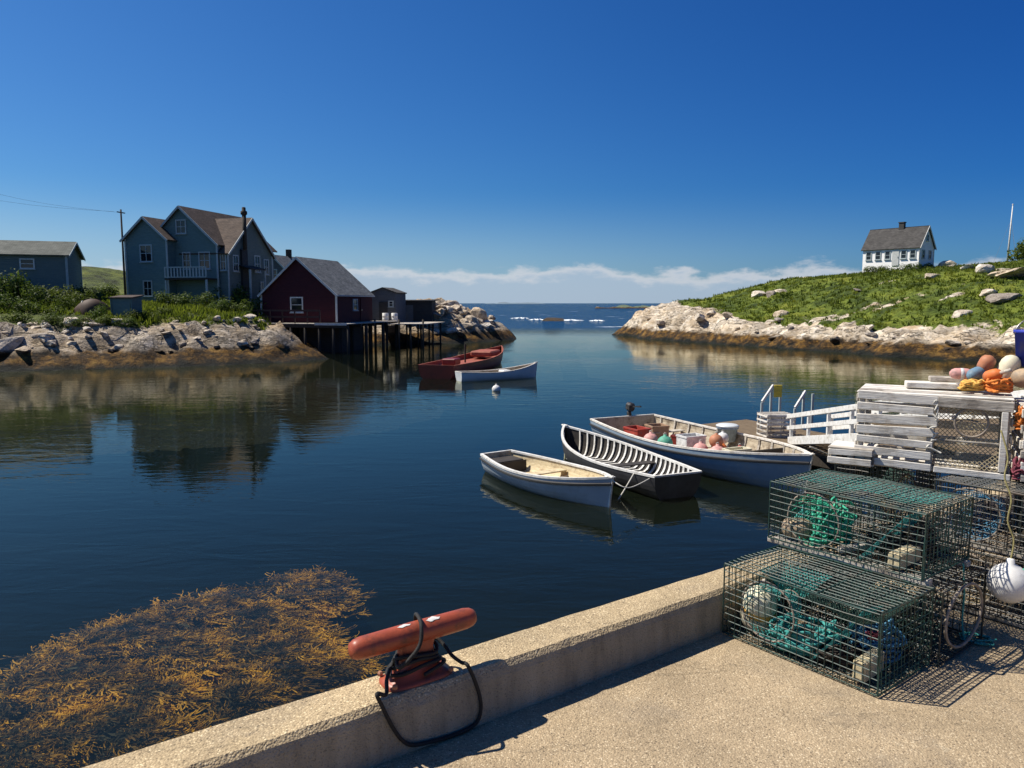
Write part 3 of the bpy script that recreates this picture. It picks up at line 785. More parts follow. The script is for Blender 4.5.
tB = wire_trap('green wire trap holding bright green net, stacked on the dark trap', corner((1.47,4.18,.382), .85, .52), RZ, .85, .52, .36, 'wire', ('rope_green','rope_teal'), ballast=((.27,-.12), (.07,.24,.08)), hoop_end=False)
E0 = Vector((2.46, 4.27, .004))
tE1 = wire_trap('dark wire trap on the deck beside the hanging white buoy', corner(E0+Vector((-.02,-.02,0)), .62, .80), RZ, .62, .80, .36, 'wire_dark', ('twine_tan','twine_tan'))
tE2 = wire_trap('dark wire trap directly under the wooden trap with the netted door', corner(E0+Vector((.0,.0,.37)), .62, .80), RZ, .62, .80, .355, 'wire_dark', ('rope_blue','twine_tan'), hoop_end=False)

wire_trap('dark wire trap standing on the kerb under the left half of the netted-door trap', tuple(kp((Vector((2.56,5.06,0))-KO).dot(KD), KW*.5, KH+.003)), math.atan2(KD.y,KD.x), .62, .40, .49, 'wire_dark', ('twine_tan','rope_net'), hoop_end=False, runner=False)
def panel(t, f, nu, nv, m, r=.0021): MB().net(f, nu, nv, r).build('net_panel', M[m], t)
panel(tB, lambda u, v: Vector((-.02+.36*u, .0+.25*v, .35-.05*math.sin(PI*u)*math.sin(PI*v))), 20, 14, 'rope_teal', .0035)
panel(tB, lambda u, v: Vector((-.40+.36*u, -.02+.27*v, .35-.06*math.sin(PI*u)*math.sin(PI*v))), 20, 14, 'rope_teal', .003)
panel(tA, lambda u, v: Vector((-.38+.30*u, .0+.23*v, .30-.14*math.sin(PI*u)*math.sin(PI*v))), 18, 12, 'rope_teal', .003)
panel(tA, lambda u, v: Vector((.02+.36*u, -.22+.44*v, .33-.12*math.sin(PI*u)*math.sin(PI*v))), 20, 20, 'rope_net', .0026)
panel(tC, lambda u, v: Vector((-.40+.8*u, -.23+.1*v, .04+.28*v)), 30, 10, 'rope_net', .003)
def netpatch_tube(mb, pts, r): mb.tube(smooth_path([Vector(p) for p in pts], 6), r, 5)
def coil(name, label, mats, loc, rad, h, n, r=.006, cat='rope', seed=1):
    """a loose heap of rope"""
    rnd = random.Random(seed); pts = []
    for k in range(n*10):
        a = k*2*PI/10; q = rad*(.55+.45*rnd.random())
        pts.append(Vector(loc)+Vector((q*math.cos(a)+rnd.gauss(0,.12)*rad, q*math.sin(a)*.8+rnd.gauss(0,.12)*rad, r+h*(k/(n*10))*(.4+.6*rnd.random()))))
    return tag(MB().tube(smooth_path(pts, 4), r, 5).build(name, mats, smooth=True), label, cat)
def wp(t, x, y, z): return tuple(Matrix.Translation(t.location) @ Matrix.Rotation(t.rotation_euler.z, 4, 'Z') @ Vector((x,y,z)))
coil('rope_coil', 'tangle of teal rope lying inside the front green wire trap', M['rope_teal'], wp(tA,-.03,-.10,.012), .15, .15, 26, .0085, seed=2)
coil('rope_coil', 'dark brown rope heap in the middle of the front trap', M['wood_dark'], wp(tA,.10,-.02,.012), .17, .10, 22, .006, seed=32)
coil('rope_coil', 'dark rope heap filling the lower dark trap', M['wood_dark'], wp(tC,.10,-.02,.012), .19, .22, 30, .007, seed=33)
coil('rope_coil', 'dark net twine heap at the right of the second trap up', M['wire_dark'], wp(tB,.18,.05,.045), .17, .16, 26, .005, seed=34)
coil('rope_coil', 'small tangle of blue rope near the right end of the front trap', M['rope_blue'], wp(tA,.22,.10,.012), .12, .22, 18, .007, seed=3)
coil('rope_coil', 'scrap of crimson rope on the blue tangle inside the front trap', M['rope_red'], wp(tA,.27,-.02,.15), .028, .05, 4, .0045, seed=4)
coil('rope_coil', 'bright green net bundle inside the second trap up', M['rope_green'], wp(tB,-.12,-.12,.05), .11, .25, 22, .007, seed=5)
coil('rope_coil', 'teal twine heap at the left end of the second trap up', M['rope_teal'], wp(tB,-.30,-.02,.05), .09, .16, 12, .005, seed=15)

def buoy(label, mat_main, loc, rot, L=.26, r=.07, band=None, group=None, stem=True, cat='buoy'):
    """spindle float lying at loc"""
    t = thing('buoy', label, cat, loc, 0, group); t.rotation_euler = rot
    prof = [(.012,-L/2),(r*.45,-L/2+.004),(r*.75,-L*.42),(r*.96,-L*.28),(r,-L*.1),(r,L*.1),(r*.95,L*.26),(r*.72,L*.41),(r*.4,L/2-.004),(.012,L/2)]
    MB().lathe(prof, 18).build('float_body', mat_main, t, True)
    if band:
        MB().lathe([(r*.985,-L*.06),(r*1.012,-L*.055),(r*1.012,L*.075),(r*.985,L*.08)], 18).build('painted_band', band, t, True)
    if stem:
        MB().lathe([(.012,L/2-.01),(.012,L/2+.06),(.006,L/2+.065)], 8).build('spindle', M['wood_silver'], t, True)
    return t
buoy('cream buoy with an amber end lying inside the front green wire trap', M['p_cream'], wp(tA,-.30,-.10,.135), (R(14),R(-10),R(40)), .25, .090, M['rope_amber'])
buoy('small tan buoy lying at the left inside the second trap up', M['p_tan'], wp(tB,-.30,-.17,.10), (R(85),0,R(60)), .17, .06)
tag(MB().bar(wp(tB,-.02,-.23,.06), wp(tB,.10,.10,.075), .04, .03, bev=.004).build('wood_slat', M['wood_silver']), 'loose grey slat lying in the second trap up', 'wood slat')
# white round buoy hanging on a yellow rope at the right edge
bc = at(1009, 583, .33); bc = Vector((bc.x, bc.y, .33))
sc_ = 3.62/bc.y; bc = Vector((bc.x, bc.y, bc.z))
t = thing('hanging_buoy', 'round white buoy hanging beside the stack on a yellow rope', 'buoy', bc)
MB().lathe([(.002,-.100),(.04,-.092),(.072,-.070),(.093,-.038),(.100,0),(.093,.038),(.072,.070),(.045,.090),(.02,.104),(.018,.125),(.008,.13)], 24).build('float_body', M['p_white'], t, True)
b = MB(); b.tube([Vector((.101*math.cos(a)*math.cos(.6), .101*math.cos(a)*math.sin(.6)*-1, .101*math.sin(a))) for a in np.linspace(.1,1.0,8)], .006, 5); b.build('green_stripe', M['rope_green'], t, True)
tag(MB().tube(smooth_path([bc+Vector((0,0,.12)), bc+Vector((.022,.02,.22)), bc+Vector((.005,.05,.31)), bc+Vector((.028,.07,.42)), bc+Vector((.02,.12,.52)), bc+Vector((.055,.16,.62)), bc+Vector((.05,.22,.75))], 8), .0048, 6).build('rope', M['rope_yellow'], smooth=True), 'yellow rope the round white buoy hangs from', 'rope')
coil('rope_coil', 'thin teal line lying on the shaded deck under the white buoy', M['rope_teal'], (bc.x-.12, bc.y+.05, .003), .09, .03, 4, .004, seed=8)
tag(MB().tube(smooth_path([Vector(wp(tB,.44,.16,.03)), Vector(wp(tB,.45,.17,-.12)), Vector(wp(tB,.445,.18,-.28)), Vector(wp(tB,.47,.16,-.372))], 8), .005, 6).build('rope', M['rope_teal'], smooth=True), 'thin teal line hanging from the second trap down to the deck', 'rope')

def wooden_trap(label, loc, rz, L=.90, D=.46, H=.46, door=True, slats=7, seed=1, group='wooden lobster traps'):
    """slatted trap: long face towards local -y; the right half of the face can be a netted door"""
    rnd = random.Random(seed)
    t = thing('wooden_lobster_trap', label, 'lobster trap', loc, rz, group)
    b = MB()
    for x in (-L/2+.02, 0.0, L/2-.02):
        for y in (-D/2+.02, D/2-.02): b.bar((x,y,.0), (x,y,H-.02), .035, .035, up=(0,1,0), bev=.004)
        b.bar((x,-D/2+.02,.018), (x,D/2-.02,.018), .034, .034, bev=.004); b.bar((x,-D/2+.02,H-.04), (x,D/2-.02,H-.04), .034, .034, bev=.004)
    for y in (-D/2+.02, D/2-.02): b.bar((-L/2+.04,y,.018),(L/2-.04,y,.018), .03, .03, bev=.004)
    b.build('frame', M['wood_silver'], t)
    def board(p, q, w, h, up, nm_='slat', mk=None):
        m = mk or rnd.choice(['wood_silver','wood_white','wood_white'])
        MB().bar(p, q, w, h, up, .003).build(nm_, M[m], t)
    # front slats (left half or whole)
    xe = 0.02 if door else L/2
    zc = np.linspace(.03, H-.035, slats)
    for i, z_ in enumerate(zc):
        w_ = (H/slats)*rnd.uniform(.58, .82); tilt = rnd.uniform(-.008,.008)
        board((-L/2-.012*rnd.random(), -D/2-.006, z_-tilt), (xe+rnd.uniform(-.01,.02), -D/2-.006-rnd.uniform(0,.004), z_+tilt), .012, w_, (0,0,1))
    if door:
        board((.03,-D/2-.008,H-.045), (L/2+.01,-D/2-.008,H-.055), .014, .060, (0,0,1)); board((.03,-D/2-.008,.02), (L/2+.015,-D/2-.008,.012), .014, .036, (0,0,1))
        board((L/2-.03,-D/2-.009,.04), (L/2-.03,-D/2-.009,H-.085), .014, .034, (1,0,0), 'door_stile', 'wood_white')
        board((.05,-D/2-.004,H*.42), (L/2-.05,-D/2-.004,H*.42), .008, .012, (0,0,1), 'door_rail', 'wood_silver')
        MB().net(lambda u, v: Vector((.04+u*(L/2-.08), -D/2-.004+.03*math.sin(PI*u)*math.sin(PI*v), .04+v*(H*.42-.03))), 13, 7, .0024).build('door_net', M['twine_tan'], t)
        MB().net(lambda u, v: Vector((.04+u*(L/2-.08), -D/2+.03+.10*math.sin(PI*u)*math.sin(PI*v), H*.42+v*(H*.5-.04))), 13, 8, .0020).build('head_net', M['twine_tan'], t)
        b = MB(); b.tube([(L*.26+.085*math.cos(a), -D/2+.01+.004*math.cos(a), H*.66+.085*math.sin(a)) for a in [2*PI*k/26 for k in range(26)]], .007, 7, closed=True); b.build('hoop', M['hoop'], t, True)
        netp = [(.02+rnd.gauss(0,.014), -D/2-.012+rnd.gauss(0,.006), H*.9-k*.012+rnd.gauss(0,.012)) for k in range(26)]
        b = MB(); netpatch_tube(b, netp, .006); b.build('lashing', M['rope_white'], t, True)
    # top, back and end slats
    for i in range(5):
        y = -D/2+.02+(D-.04)*i/4
        board((-L/2-.01, y, H-.012), (L/2+.01, y, H-.012+rnd.uniform(-.003,.003)), .062, .012, (0,0,1))
    for i in range(5):
        z_ = .03+(H-.08)*i/4
        board((-L/2, D/2+.006, z_), (L/2, D/2+.006, z_), .012, .05, (0,0,1))
        for sx in (-1, 1): board((sx*(L/2+.007), -D/2+.01, z_), (sx*(L/2+.007), D/2-.01, z_), .012, .048, (0,0,1))
    for i in range(4):
        y = -D/2+.04+(D-.08)*i/3; board((-L/2, y, .006), (L/2, y, .006), .06, .010, (0,0,1))
    return t
Dl, Dr = Vector((2.17,4.66,0)), Vector((2.86,4.25,0))
dirD = (Dr-Dl).normalized(); rzD = math.atan2(dirD.y, dirD.x); back = Vector((-dirD.y, dirD.x, 0))
Dc = (Dl+Dr)/2+back*.23
tD = wooden_trap('bleached wooden slat trap with a netted door, on top of the wire traps', (Dc.x,Dc.y,.737), rzD, (Dr-Dl).length, .46, .475, seed=4)
g0 = Dr+dirD*.40+back*.20
tG = wooden_trap('wooden slat trap at the right edge, beside the one with the netted door', (g0.x,g0.y,.737), rzD+.05, .70, .44, .44, door=False, seed=8)
pF = at(848, 466, .73)
tF = wooden_trap('small low slatted crate poking out left of the netted-door trap', (pF.x+.07,pF.y+.09,.732), rzD-.05, .24, .22, .12, door=False, slats=2, seed=11)
coil('rope_coil', 'crimson and dark rope bundle at the right end of the netted-door trap', M['rope_red'], tuple(Dr+dirD*.045+Vector((0,-.02,.74))), .035, .16, 9, .006, seed=12)
coil('rope_coil', 'rust orange rope hank hanging at the right of the netted-door trap', M['rope_orange'], tuple(Dr+dirD*.06+Vector((0,.02,1.02))), .035, .18, 9, .006, seed=13)
# support under the trap at the right edge
ge = g0-Vector((0,0,0))
wire_trap('dark wire trap at the right edge under the plain slat trap', (ge.x+.02, ge.y+.05, .382), rzD, .62, .52, .345, 'wire_dark', ('twine_tan','rope_blue'), hoop_end=False)
wire_trap('dark wire trap at the right edge standing on the deck in shade', (ge.x+.05, ge.y+.05, .004), rzD, .62, .52, .37, 'wire_dark', ('twine_tan','rope_blue'), hoop_end=False)
# loose boards and the heap of buoys and rope on top
zt = 1.213
def onD(f, k, z): return Dl.lerp(Dr, f)+back*k+Vector((0,0,z))
tag(MB().bar(onD(.30,.30,zt+.020), onD(.78,.36,zt+.020), .13, .035, bev=.004).build('plank', M['wood_white']), 'wide pale plank lying on top of the netted-door trap', 'plank')
tag(MB().bar(onD(.46,.38,zt+.055), onD(.80,.42,zt+.055), .09, .030, bev=.004).build('plank', M['wood_silver']), 'narrow grey plank lying on the pale plank', 'plank')
coil('rope_coil', 'amber yellow rope coil in the heap on the wooden traps', M['rope_amber'], tuple(onD(.76,.20,zt+.006)), .07, .075, 12, .008, seed=21)
coil('rope_coil', 'bright orange rope coil beside the amber one on the wooden traps', M['rope_orange'], tuple(onD(.92,.20,zt+.004)), .075, .085, 14, .009, seed=22)
coil('rope_coil', 'rust orange rope spread at the right end of the heap', M['rope_orange'], tuple(onD(1.30,.15,zt-.03)), .14, .07, 14, .009, seed=23)
buoy('pink and white spindle buoy at the left of the buoy heap', M['p_pink'], onD(.68,.30,zt+.10), (R(90),0,R(70)), .13, .035, M['p_white'])
buoy('slate blue buoy in the middle of the heap', M['p_slate'], onD(.78,.30,zt+.105), (R(80),R(10),R(120)), .15, .040)
buoy('rust orange ball-like buoy on top of the heap', M['p_rust'], onD(.84,.34,zt+.165), (R(20),R(15),0), .11, .045, stem=False)
buoy('large cream buoy standing on end in the heap', M['p_cream'], onD(.98,.34,zt+.135), (R(12),R(14),0), .18, .056, stem=False)
buoy('brown tan buoy lying at the right end of the heap', M['p_tan'], onD(1.12,.30,zt+.09), (R(88),0,R(60)), .20, .06)
buoy('small orange buoy leaning on the amber rope', M['p_orange'], onD(.88,.22,zt+.105), (R(70),0,R(20)), .11, .036)
t = thing('blue_bucket', 'blue plastic bucket standing behind the buoys at the right edge', 'bucket', tuple(onD(1.14,.40,zt+.155)))
MB().lathe([(.085,0),(.105,.20),(.112,.20),(.112,.22),(.100,.22),(.080,.012)], 22).build('pail', M['p_blue'], t, True)
MB().tube([(.108*math.cos(a), .02, .20+.09*math.sin(a)) for a in np.linspace(0, PI, 12)], .004, 5).build('bail_handle', M['steel'], t, True)

# ------------------------------------------------------------------ boats
def boat(name, label, cat, stern, bow, B, fb, outer, inner, rail, rise_b=.28, rise_s=.06, ts=.62, draft=.14, thw=(), thm='cream', ribs=0, ribm='white_paint', floor=.03, zoff=0.0, rub=None, group=None, floorslats=0):
    stern, bow = Vector((*stern,0)), Vector((*bow,0)); d_ = bow-stern; L = d_.length
    c = (stern+bow)/2
    t = thing(name, label, cat, (c.x, c.y, ZW+zoff), math.atan2(d_.y, d_.x), group)
    NS, MS = 30, 9
    def hb(f):
        if f < .45: return B/2*(ts+(1-ts)*math.sin(PI/2*f/.45))
        return B/2*max(.012, 1-((f-.45)/.55)**2.3)
    def zs(f): return fb+rise_b*max(0,(f-.35)/.65)**2+rise_s*max(0,(.35-f)/.35)**1.5
    def pt(f, a, th):
        s_ = 1 if a >= 0 else -1; a = abs(a)
        b_ = max(.004, hb(f)-th); zk = -draft+th; z1 = zs(f)
        y = b_*(1-(1-a)**2.2)**.85; z_ = zk+(z1-zk)*a**1.7
        x = -L/2+L*f
        k = max(0,(f-.6)/.4); x += (z_-zk)/(z1-zk)*.10*k*L*.25-.10*L*.25*k
        k2 = max(0,(.15-f)/.15); x -= k2*.08*(z_-zk)
        if f > .97: x -= th
        return Vector((x, s_*y, z_))
    A = [k/MS for k in range(-MS, MS+1)]
    out = [[pt(i/NS, a, 0) for a in A] for i in range(NS+1)]
    b = MB(); b.grid(out)
    b.add(out[0], [tuple(range(len(A)))])
    b.build('hull', M[outer], t, False)
    inn = []
    for i in range(NS+1):
        f = min(max(i/NS, .012), .985)
        row = []
        for a in A:
            p = pt(f, a, .03); p.z = max(p.z, floor)
            row.append(p)
        inn.append(row)
    b = MB(); b.grid(inn, True); b.add(inn[0], [tuple(range(len(A)))[::-1]]); b.build('lining', M[inner], t, False)
    rw = .034 if L > 3 else .03
    b = MB()
    for sg in (-1, 1):
        P = []
        for i in range(NS+1):
            o_, i_ = pt(i/NS, sg, 0), pt(min(max(i/NS,.012),.985), sg, .055)
            o_ = o_+Vector((0, sg*.012, 0))
            P.append([o_-Vector((0,0,rw*.9)), o_+Vector((0,0,.014)), i_+Vector((0,0,.014)), i_-Vector((0,0,rw*.9))])
        b.grid(P, sg > 0)
    o0, o1 = pt(0,-1,0), pt(0,1,0)
    b.bar(o0+Vector((.02,0,-.005)), o1+Vector((.02,0,-.005)), .05, .036)
    bw = pt(1,1,0); b.box((bw.x-.06, 0, bw.z+.004), (.22,.10,.03), None, .006)
    b.build('gunwale', M[rail], t)
    b = MB(); b.bar(pt(1,0,0)+Vector((.012,0,0)), pt(1,1,0)+Vector((.012,0,.03)), .035, .04, up=(1,0,0)); b.build('stem_post', M[rail], t)
    if rub:
        b = MB()
        for sg in (-1, 1): b.tube([pt(i/NS, sg*.89, -.010) for i in range(NS+1)], .032, 6)
        b.build('rub_rail', M[rub], t)
    for f in thw:
        z_ = zs(f)*.62
        w_ = 2*(hb(f)*.93)-.05
        MB().box((-L/2+L*f, 0, z_), (.26, w_, .03), None, .006).build('thwart', M[thm], t)
    for k in range(ribs):
        f = .05+.86*k/(ribs-1)
        for sg in (-1, 1):
            pts = []
            for a in np.linspace(.30, .985, 7):
                p = pt(f, sg*a, .045); p.z = max(p.z, floor+.012); pts.append(p)
            b = MB(); P = [[p+Vector((-.032,0,0)), p+Vector((-.032,-sg*.016,.010)), p+Vector((.032,-sg*.016,.010)), p+Vector((.032,0,0))] for p in pts]
            b.grid(P, sg < 0); b.build('rib', M[ribm], t)
    for k in range(floorslats):
        f = .10+.72*k/(floorslats-1); w_ = 2*hb(f)*.72
        MB().box((-L/2+L*f, 0, floor+.02), (.055, w_, .018), None).build('floor_slat', M[ribm], t)
    t['L'] = L
    return t, pt
def rope(name, label, m, pts, r=.012): return tag(MB().tube(smooth_path([Vector(p) for p in pts], 8), r, 6).build(name, M[m], smooth=True), label, 'rope')
b1, pt1 = boat('rowing_skiff', 'pale blue skiff with cream inside, nearest the camera and leftmost of the moored three', 'boat', (-.36,17.75), (1.95,14.35), 1.5, .40, 'hull_pale', 'cream', 'white_paint', .22, .03, .58, thw=(.42,.72), rub='rail_blk', group='skiffs moored by the float')
# dark stern locker and a tiller box in the first skiff
MB().box((-b1['L']/2+.32, 0, .30), (.48, .78, .05), None, .01).build('stern_deck', M['dark_in'], b1)
MB().box((-b1['L']/2+.56, 0, .17), (.03, .92, .26), None).build('bulkhead', M['dark_in'], b1)
MB().box((.25, -.12, .16), (.06, .95, .20), None, .01).build('bulkhead', M['wood_brown'], b1)
b2, pt2 = boat('rowing_skiff', 'black skiff with rows of white ribs inside, between the pale skiff and the working boat', 'boat', (3.40,15.15), (1.38,19.8), 1.75, .46, 'hull_dark', 'dark_in', 'white_paint', .30, .05, .66, thw=(.40,), thm='dark_in', ribs=22, floorslats=19, group='skiffs moored by the float')
b3, pt3 = boat('work_boat', 'largest moored open boat, grey blue hull, loaded with crates and buoys beside the float', 'boat', (3.30,21.9), (6.25,15.4), 2.75, .60, 'hull_blue', 'tan_in', 'wood_white', .26, .06, .80, draft=.2, floor=.12, thw=(.18,.80), thm='wood_silver', ribs=12, ribm='wood_silver', rub='rail_blk')
L3 = b3['L']
# outboard on the transom
om = MB(); om.box((0,0,.22), (.28,.20,.24), rotm(0,.1,0), .05); om.build('motor_cowl', M['p_black'], b3).location = (-L3/2-.05, .25, .72)
om = MB(); om.box((0,0,0), (.14,.10,.9), None, .02); om.build('motor_leg', M['p_black'], b3).location = (-L3/2-.10, .25, .35)
MB().bar((-L3/2+.05,.25,.96), (-L3/2+.55,.22,1.02), .04, .04).build('tiller', M['p_black'], b3)
def in3(x, y, z=.0): return Vector(wp(b3, x, y, z))
def crate(name, label, m, loc, rz, d, cat='crate', wall=.025, rimm=None):
    t = thing(name, label, cat, loc, rz)
    b = MB(); dx, dy, dz = d
    b.box((0,0,.012), (dx,dy,.024))
    for sx in (-1,1): b.box((sx*(dx/2-wall/2),0,dz/2+.024), (wall,dy,dz), None, .004)
    for sy in (-1,1): b.box((0,sy*(dy/2-wall/2),dz/2+.024), (dx-2*wall-.004,wall,dz), None, .004)
    b.build('tray', m, t)
    b = MB()
    for sy in (-1,1): b.box((0, sy*(dy/2+.008), dz+.0), (dx+.02,.014,.045))
    for sx in (-1,1): b.box((sx*(dx/2+.008), 0, dz+.0), (.014,dy-.01,.045))
    b.build('rim', rimm or m, t)
    return t
zf = .13
crate('fish_crate', 'red fish crate near the stern of the working boat', M['p_red'], in3(-2.35,-.35,zf), b3.rotation_euler.z+.1, (.62,.46,.40))
crate('cardboard_box', 'brown box beside the red crate in the working boat', M['p_cardboard'], in3(-2.4,.35,zf), b3.rotation_euler.z-.15, (.5,.5,.42), 'box')
crate('fish_crate', 'white tub in the middle of the working boat', M['p_white'], in3(-.22,-.15,zf), b3.rotation_euler.z, (.42,.60,.52), 'tub')
crate('fish_crate', 'dark red crate ahead of the green buoy in the working boat', M['hull_red'], in3(-1.15,.42,zf), b3.rotation_euler.z+.2, (.7,.42,.30))
def ball(label, m, loc, r, name='buoy', cat='buoy', group=None):
    t = thing(name, label, cat, loc, 0, group)
    MB().lathe([(.002,-r)]+[(r*math.cos(a), r*math.sin(a)) for a in np.linspace(-1.3,1.2,12)]+[(r*.22,r*.99),(r*.2,r*1.15),(.004,r*1.18)], 18).build('float_body', m, t, True)
    MB().tube([(r*.16*math.cos(a), 0, r*1.2+r*.16*math.sin(a)) for a in [2*PI*k/10 for k in range(10)]], r*.05, 5, closed=True).build('eye', M['rope_white'], t, True)
    return t
ball('pinkish white ball buoy near the stern half of the working boat', M['p_pink'], in3(-1.55,-.45,zf+.20), .20)
ball('green ball buoy left of the white tub in the working boat', M['p_green'], in3(-.95,-.42,zf+.21), .21)
k = 0
for (x, y, z_, r_, mk, lab) in ((.35,-.30,.26,.19,'pink','pink ball buoy right beside the white tub'),(.48,.20,.26,.18,'orange','orange ball buoy in the heap ahead of the white tub'),(.86,-.20,.26,.20,'pink','pink ball buoy at the front of the heap in the working boat'),
                         (.62,-.05,.52,.17,'rust','rust ball buoy on top of the heap in the working boat'),(1.0,.36,.24,.18,'red','red ball buoy on the far side of the heap'),(.30,.42,.50,.15,'white','white ball buoy on top of the heap in the working boat')):
    ball(lab, M['p_'+mk], in3(x,y,zf+z_), r_, group='ball buoys heaped in the working boat')
crate('fish_crate', 'pale box at the forward end of the buoy heap', M['p_cream'], in3(1.42,-.10,zf), b3.rotation_euler.z, (.3,.6,.46), 'box')
MB().box((L3/2-1.55, 0, .42), (.05, 1.45, .5), None, .01).build('bulkhead', M['wood_dark'], b3)
for y_ in (-.30,0,.30): MB().box((L3/2-.98, y_*.9, .56), (1.0,.15,.03), rotm(0,-.10,0), .005).build('foredeck_plank', M['wood_white'], b3)
rope('rope', 'white rope from the black skiff dipping into the water', 'rope_white', [wp(b2,-2.0,.70,.46), wp(b2,-2.05,.85,.30), wp(b2,-2.1,1.05,.08), wp(b2,-2.15,1.2,-.05)], .016)
rope('rope', 'mooring rope between the pale skiff bow and the black skiff', 'rope_white', [wp(b1,b1['L']/2-.05,0,.58), wp(b1,b1['L']/2+.30,.15,.45), wp(b2,-2.4,.55,.44)], .012)
rope('rope', 'bow rope from the working boat to the float', 'rope_white', [wp(b3,L3/2-.1,.05,1.0), wp(b3,L3/2-.2,.7,.75), wp(b3,L3/2-.5,1.3,.42)], .014)
ball('small white mooring buoy floating beyond the moored boats', M['p_white'], (-.72,34.2,ZW+.06), .20)
# far pair
b4, pt4 = boat('rowing_boat', 'white rowing boat moored alongside the red boat out in the cove', 'boat', (-2.72,38.4), (1.35,40.6), 1.35, .42, 'hull_white', 'tan_in', 'wood_white', .38, .06, .6, thw=(.3,.6), thm='wood_white')
MB().box((.35,0,.36), (.5,.6,.22), None, .05).build('canvas_bundle', M['p_white'], b4)
b5, pt5 = boat('fishing_boat', 'red open boat with salmon deck moored behind the white rowing boat', 'boat', (-4.0,39.6), (-.72,52.0), 2.5, .68, 'hull_red', 'red_in', 'red_in', .38, .05, .8, draft=.3, thw=(.3,.5,.7), thm='red_in', floor=.45)
L5 = b5['L']
MB().box((2.6,0,.80), (2.2,1.4,.34), None, .08).build('cuddy', M['red_in'], b5)
MB().box((-3.5,.2,.70), (1.0,.8,.36), None, .05).build('engine_box', M['hull_red'], b5)
MB().tube([(-1.6,0,.5),(-1.6,0,1.6)], .05, 8).build('post', M['wood_dark'], b5)

# float, gangway and what stands on the float
fz = -1.85; fd = Vector((.494,-.869,0)); fn = Vector((.869,.494,0)); fc = Vector((7.45,20.1,0))
t = thing('float_dock', 'brown planked float dock beside the largest moored boat', 'float dock', (fc.x,fc.y,ZW), math.atan2(fd.y,fd.x))
b = MB()
for i in range(32): b.box((-2.6+i*.168, 0, .375), (.155,2.7,.045), rotm(0,0,random.uniform(-.006,.006)), .004)
b.build('deck_boards', M['wood_brown'], t)
b = MB()
for sy in (-1,1): b.bar((-2.7,sy*1.3,.24), (2.7,sy*1.3,.24), .16, .22)
for sx in (-1,1): b.bar((sx*2.62,-1.2,.24), (sx*2.62,1.2,.24), .12, .22)
b.build('frame', M['wood_dark'], t)
for sy in (-1,1): MB().bar((-2.6,sy*.85,.02), (2.6,sy*.85,.02), .5, .34).build('pontoon', M['p_black'], t)
t = thing('tub', 'grey blue tub with a pale lid standing on the float', 'tub', tuple(at(727,441,fz-.0)), .3)
MB().lathe([(.21,.0),(.26,.34),(.285,.34),(.285,.39),(.24,.39)], 20).build('tub_body', M['p_greyblue'], t, True)
MB().lathe([(.295,.39),(.295,.42),(.24,.445),(.02,.46)], 20).build('lid', M['hull_white'], t, True)
gA, gB = Vector((7.70,19.2,fz+.02)), Vector((7.25,11.2,-.25)); gl_ = (gB-gA); gd = gl_.normalized(); gs = Vector((gd.y,-gd.x,0)).normalized()
t = thing('gangway', 'white railed gangway sloping up from the float to the wharf', 'gangway', gA)
def G(f, s_, z_): return gl_*f+gs*s_+Vector((0,0,z_))
for s_ in (-.5,.5):
    b = MB(); b.bar(G(0,s_,.02), G(1,s_,.02), .07, .20, bev=.005); b.build('stringer', M['white_paint'], t)
    b = MB(); b.bar(G(-.01,s_*1.06,.66), G(1,s_*1.06,.66), .05, .11, bev=.005); b.build('handrail', M['white_paint'], t)
    b = MB(); b.bar(G(-.01,s_*1.06,.36), G(1,s_*1.06,.36), .035, .10, bev=.004); b.build('mid_rail', M['white_paint'], t)
    for i in range(7):
        b = MB(); b.bar(G(.02+.16*i,s_,-.05), G(.02+.16*i,s_,.64), .07, .07, up=(0,1,0), bev=.004); b.build('post', M['white_paint'], t)
b = MB()
for i in range(46): b.bar(G((i+.5)/46,-.46,.10), G((i+.5)/46,.46,.10), .14, .03, up=(0,0,1))
b.build('tread', M['wood_silver'], t)
# sloping handrails and trap pile at the far side of the float
for (p0, p1, y_, lab) in (((762,402),(778,387),21.6,'white sloping handrail with a yellow sign at the far side of the float'), ((795,408),(811,393),21.2,'white sloping handrail nearer the gangway at the far side of the float')):
    def aty(px, py):
        u, v = (px-512)/FPX, (384-py)/FPX
        return Vector((u/(math.cos(PITCH)+v*math.sin(PITCH))*y_, y_, EYE+(-math.sin(PITCH)+v*math.cos(PITCH))/(math.cos(PITCH)+v*math.sin(PITCH))*y_))
    a_, c_ = aty(*p0), aty(*p1)
    t = thing('handrail', lab, 'handrail', (a_.x,a_.y,fz))
    o = Vector((a_.x,a_.y,fz))
    MB().bar(a_-o, c_-o+Vector((0,.4,0)), .05, .09, bev=.005).build('rail', M['white_paint'], t)
    for q in (a_, c_+Vector((-.05,.4,0)), c_+Vector((.22,.4,-.05))):
        MB().bar(Vector((q.x-o.x,q.y-o.y,0)), q-o-Vector((0,0,.02)), .06, .06, up=(0,1,0)).build('post', M['trim_grey'], t)
    if 'yellow' in lab:
        MB().box((c_.x-o.x+.13, .36, c_.z-o.z-.16), (.24,.03,.36), None, .01).build('sign_panel', M['p_yellow'], t)
wooden_trap('wooden slat trap standing on the float by the handrails', tuple(at(778,437,fz)+Vector((0,.2,0))), .15, .80, .6, .62, door=False, slats=6, seed=31)

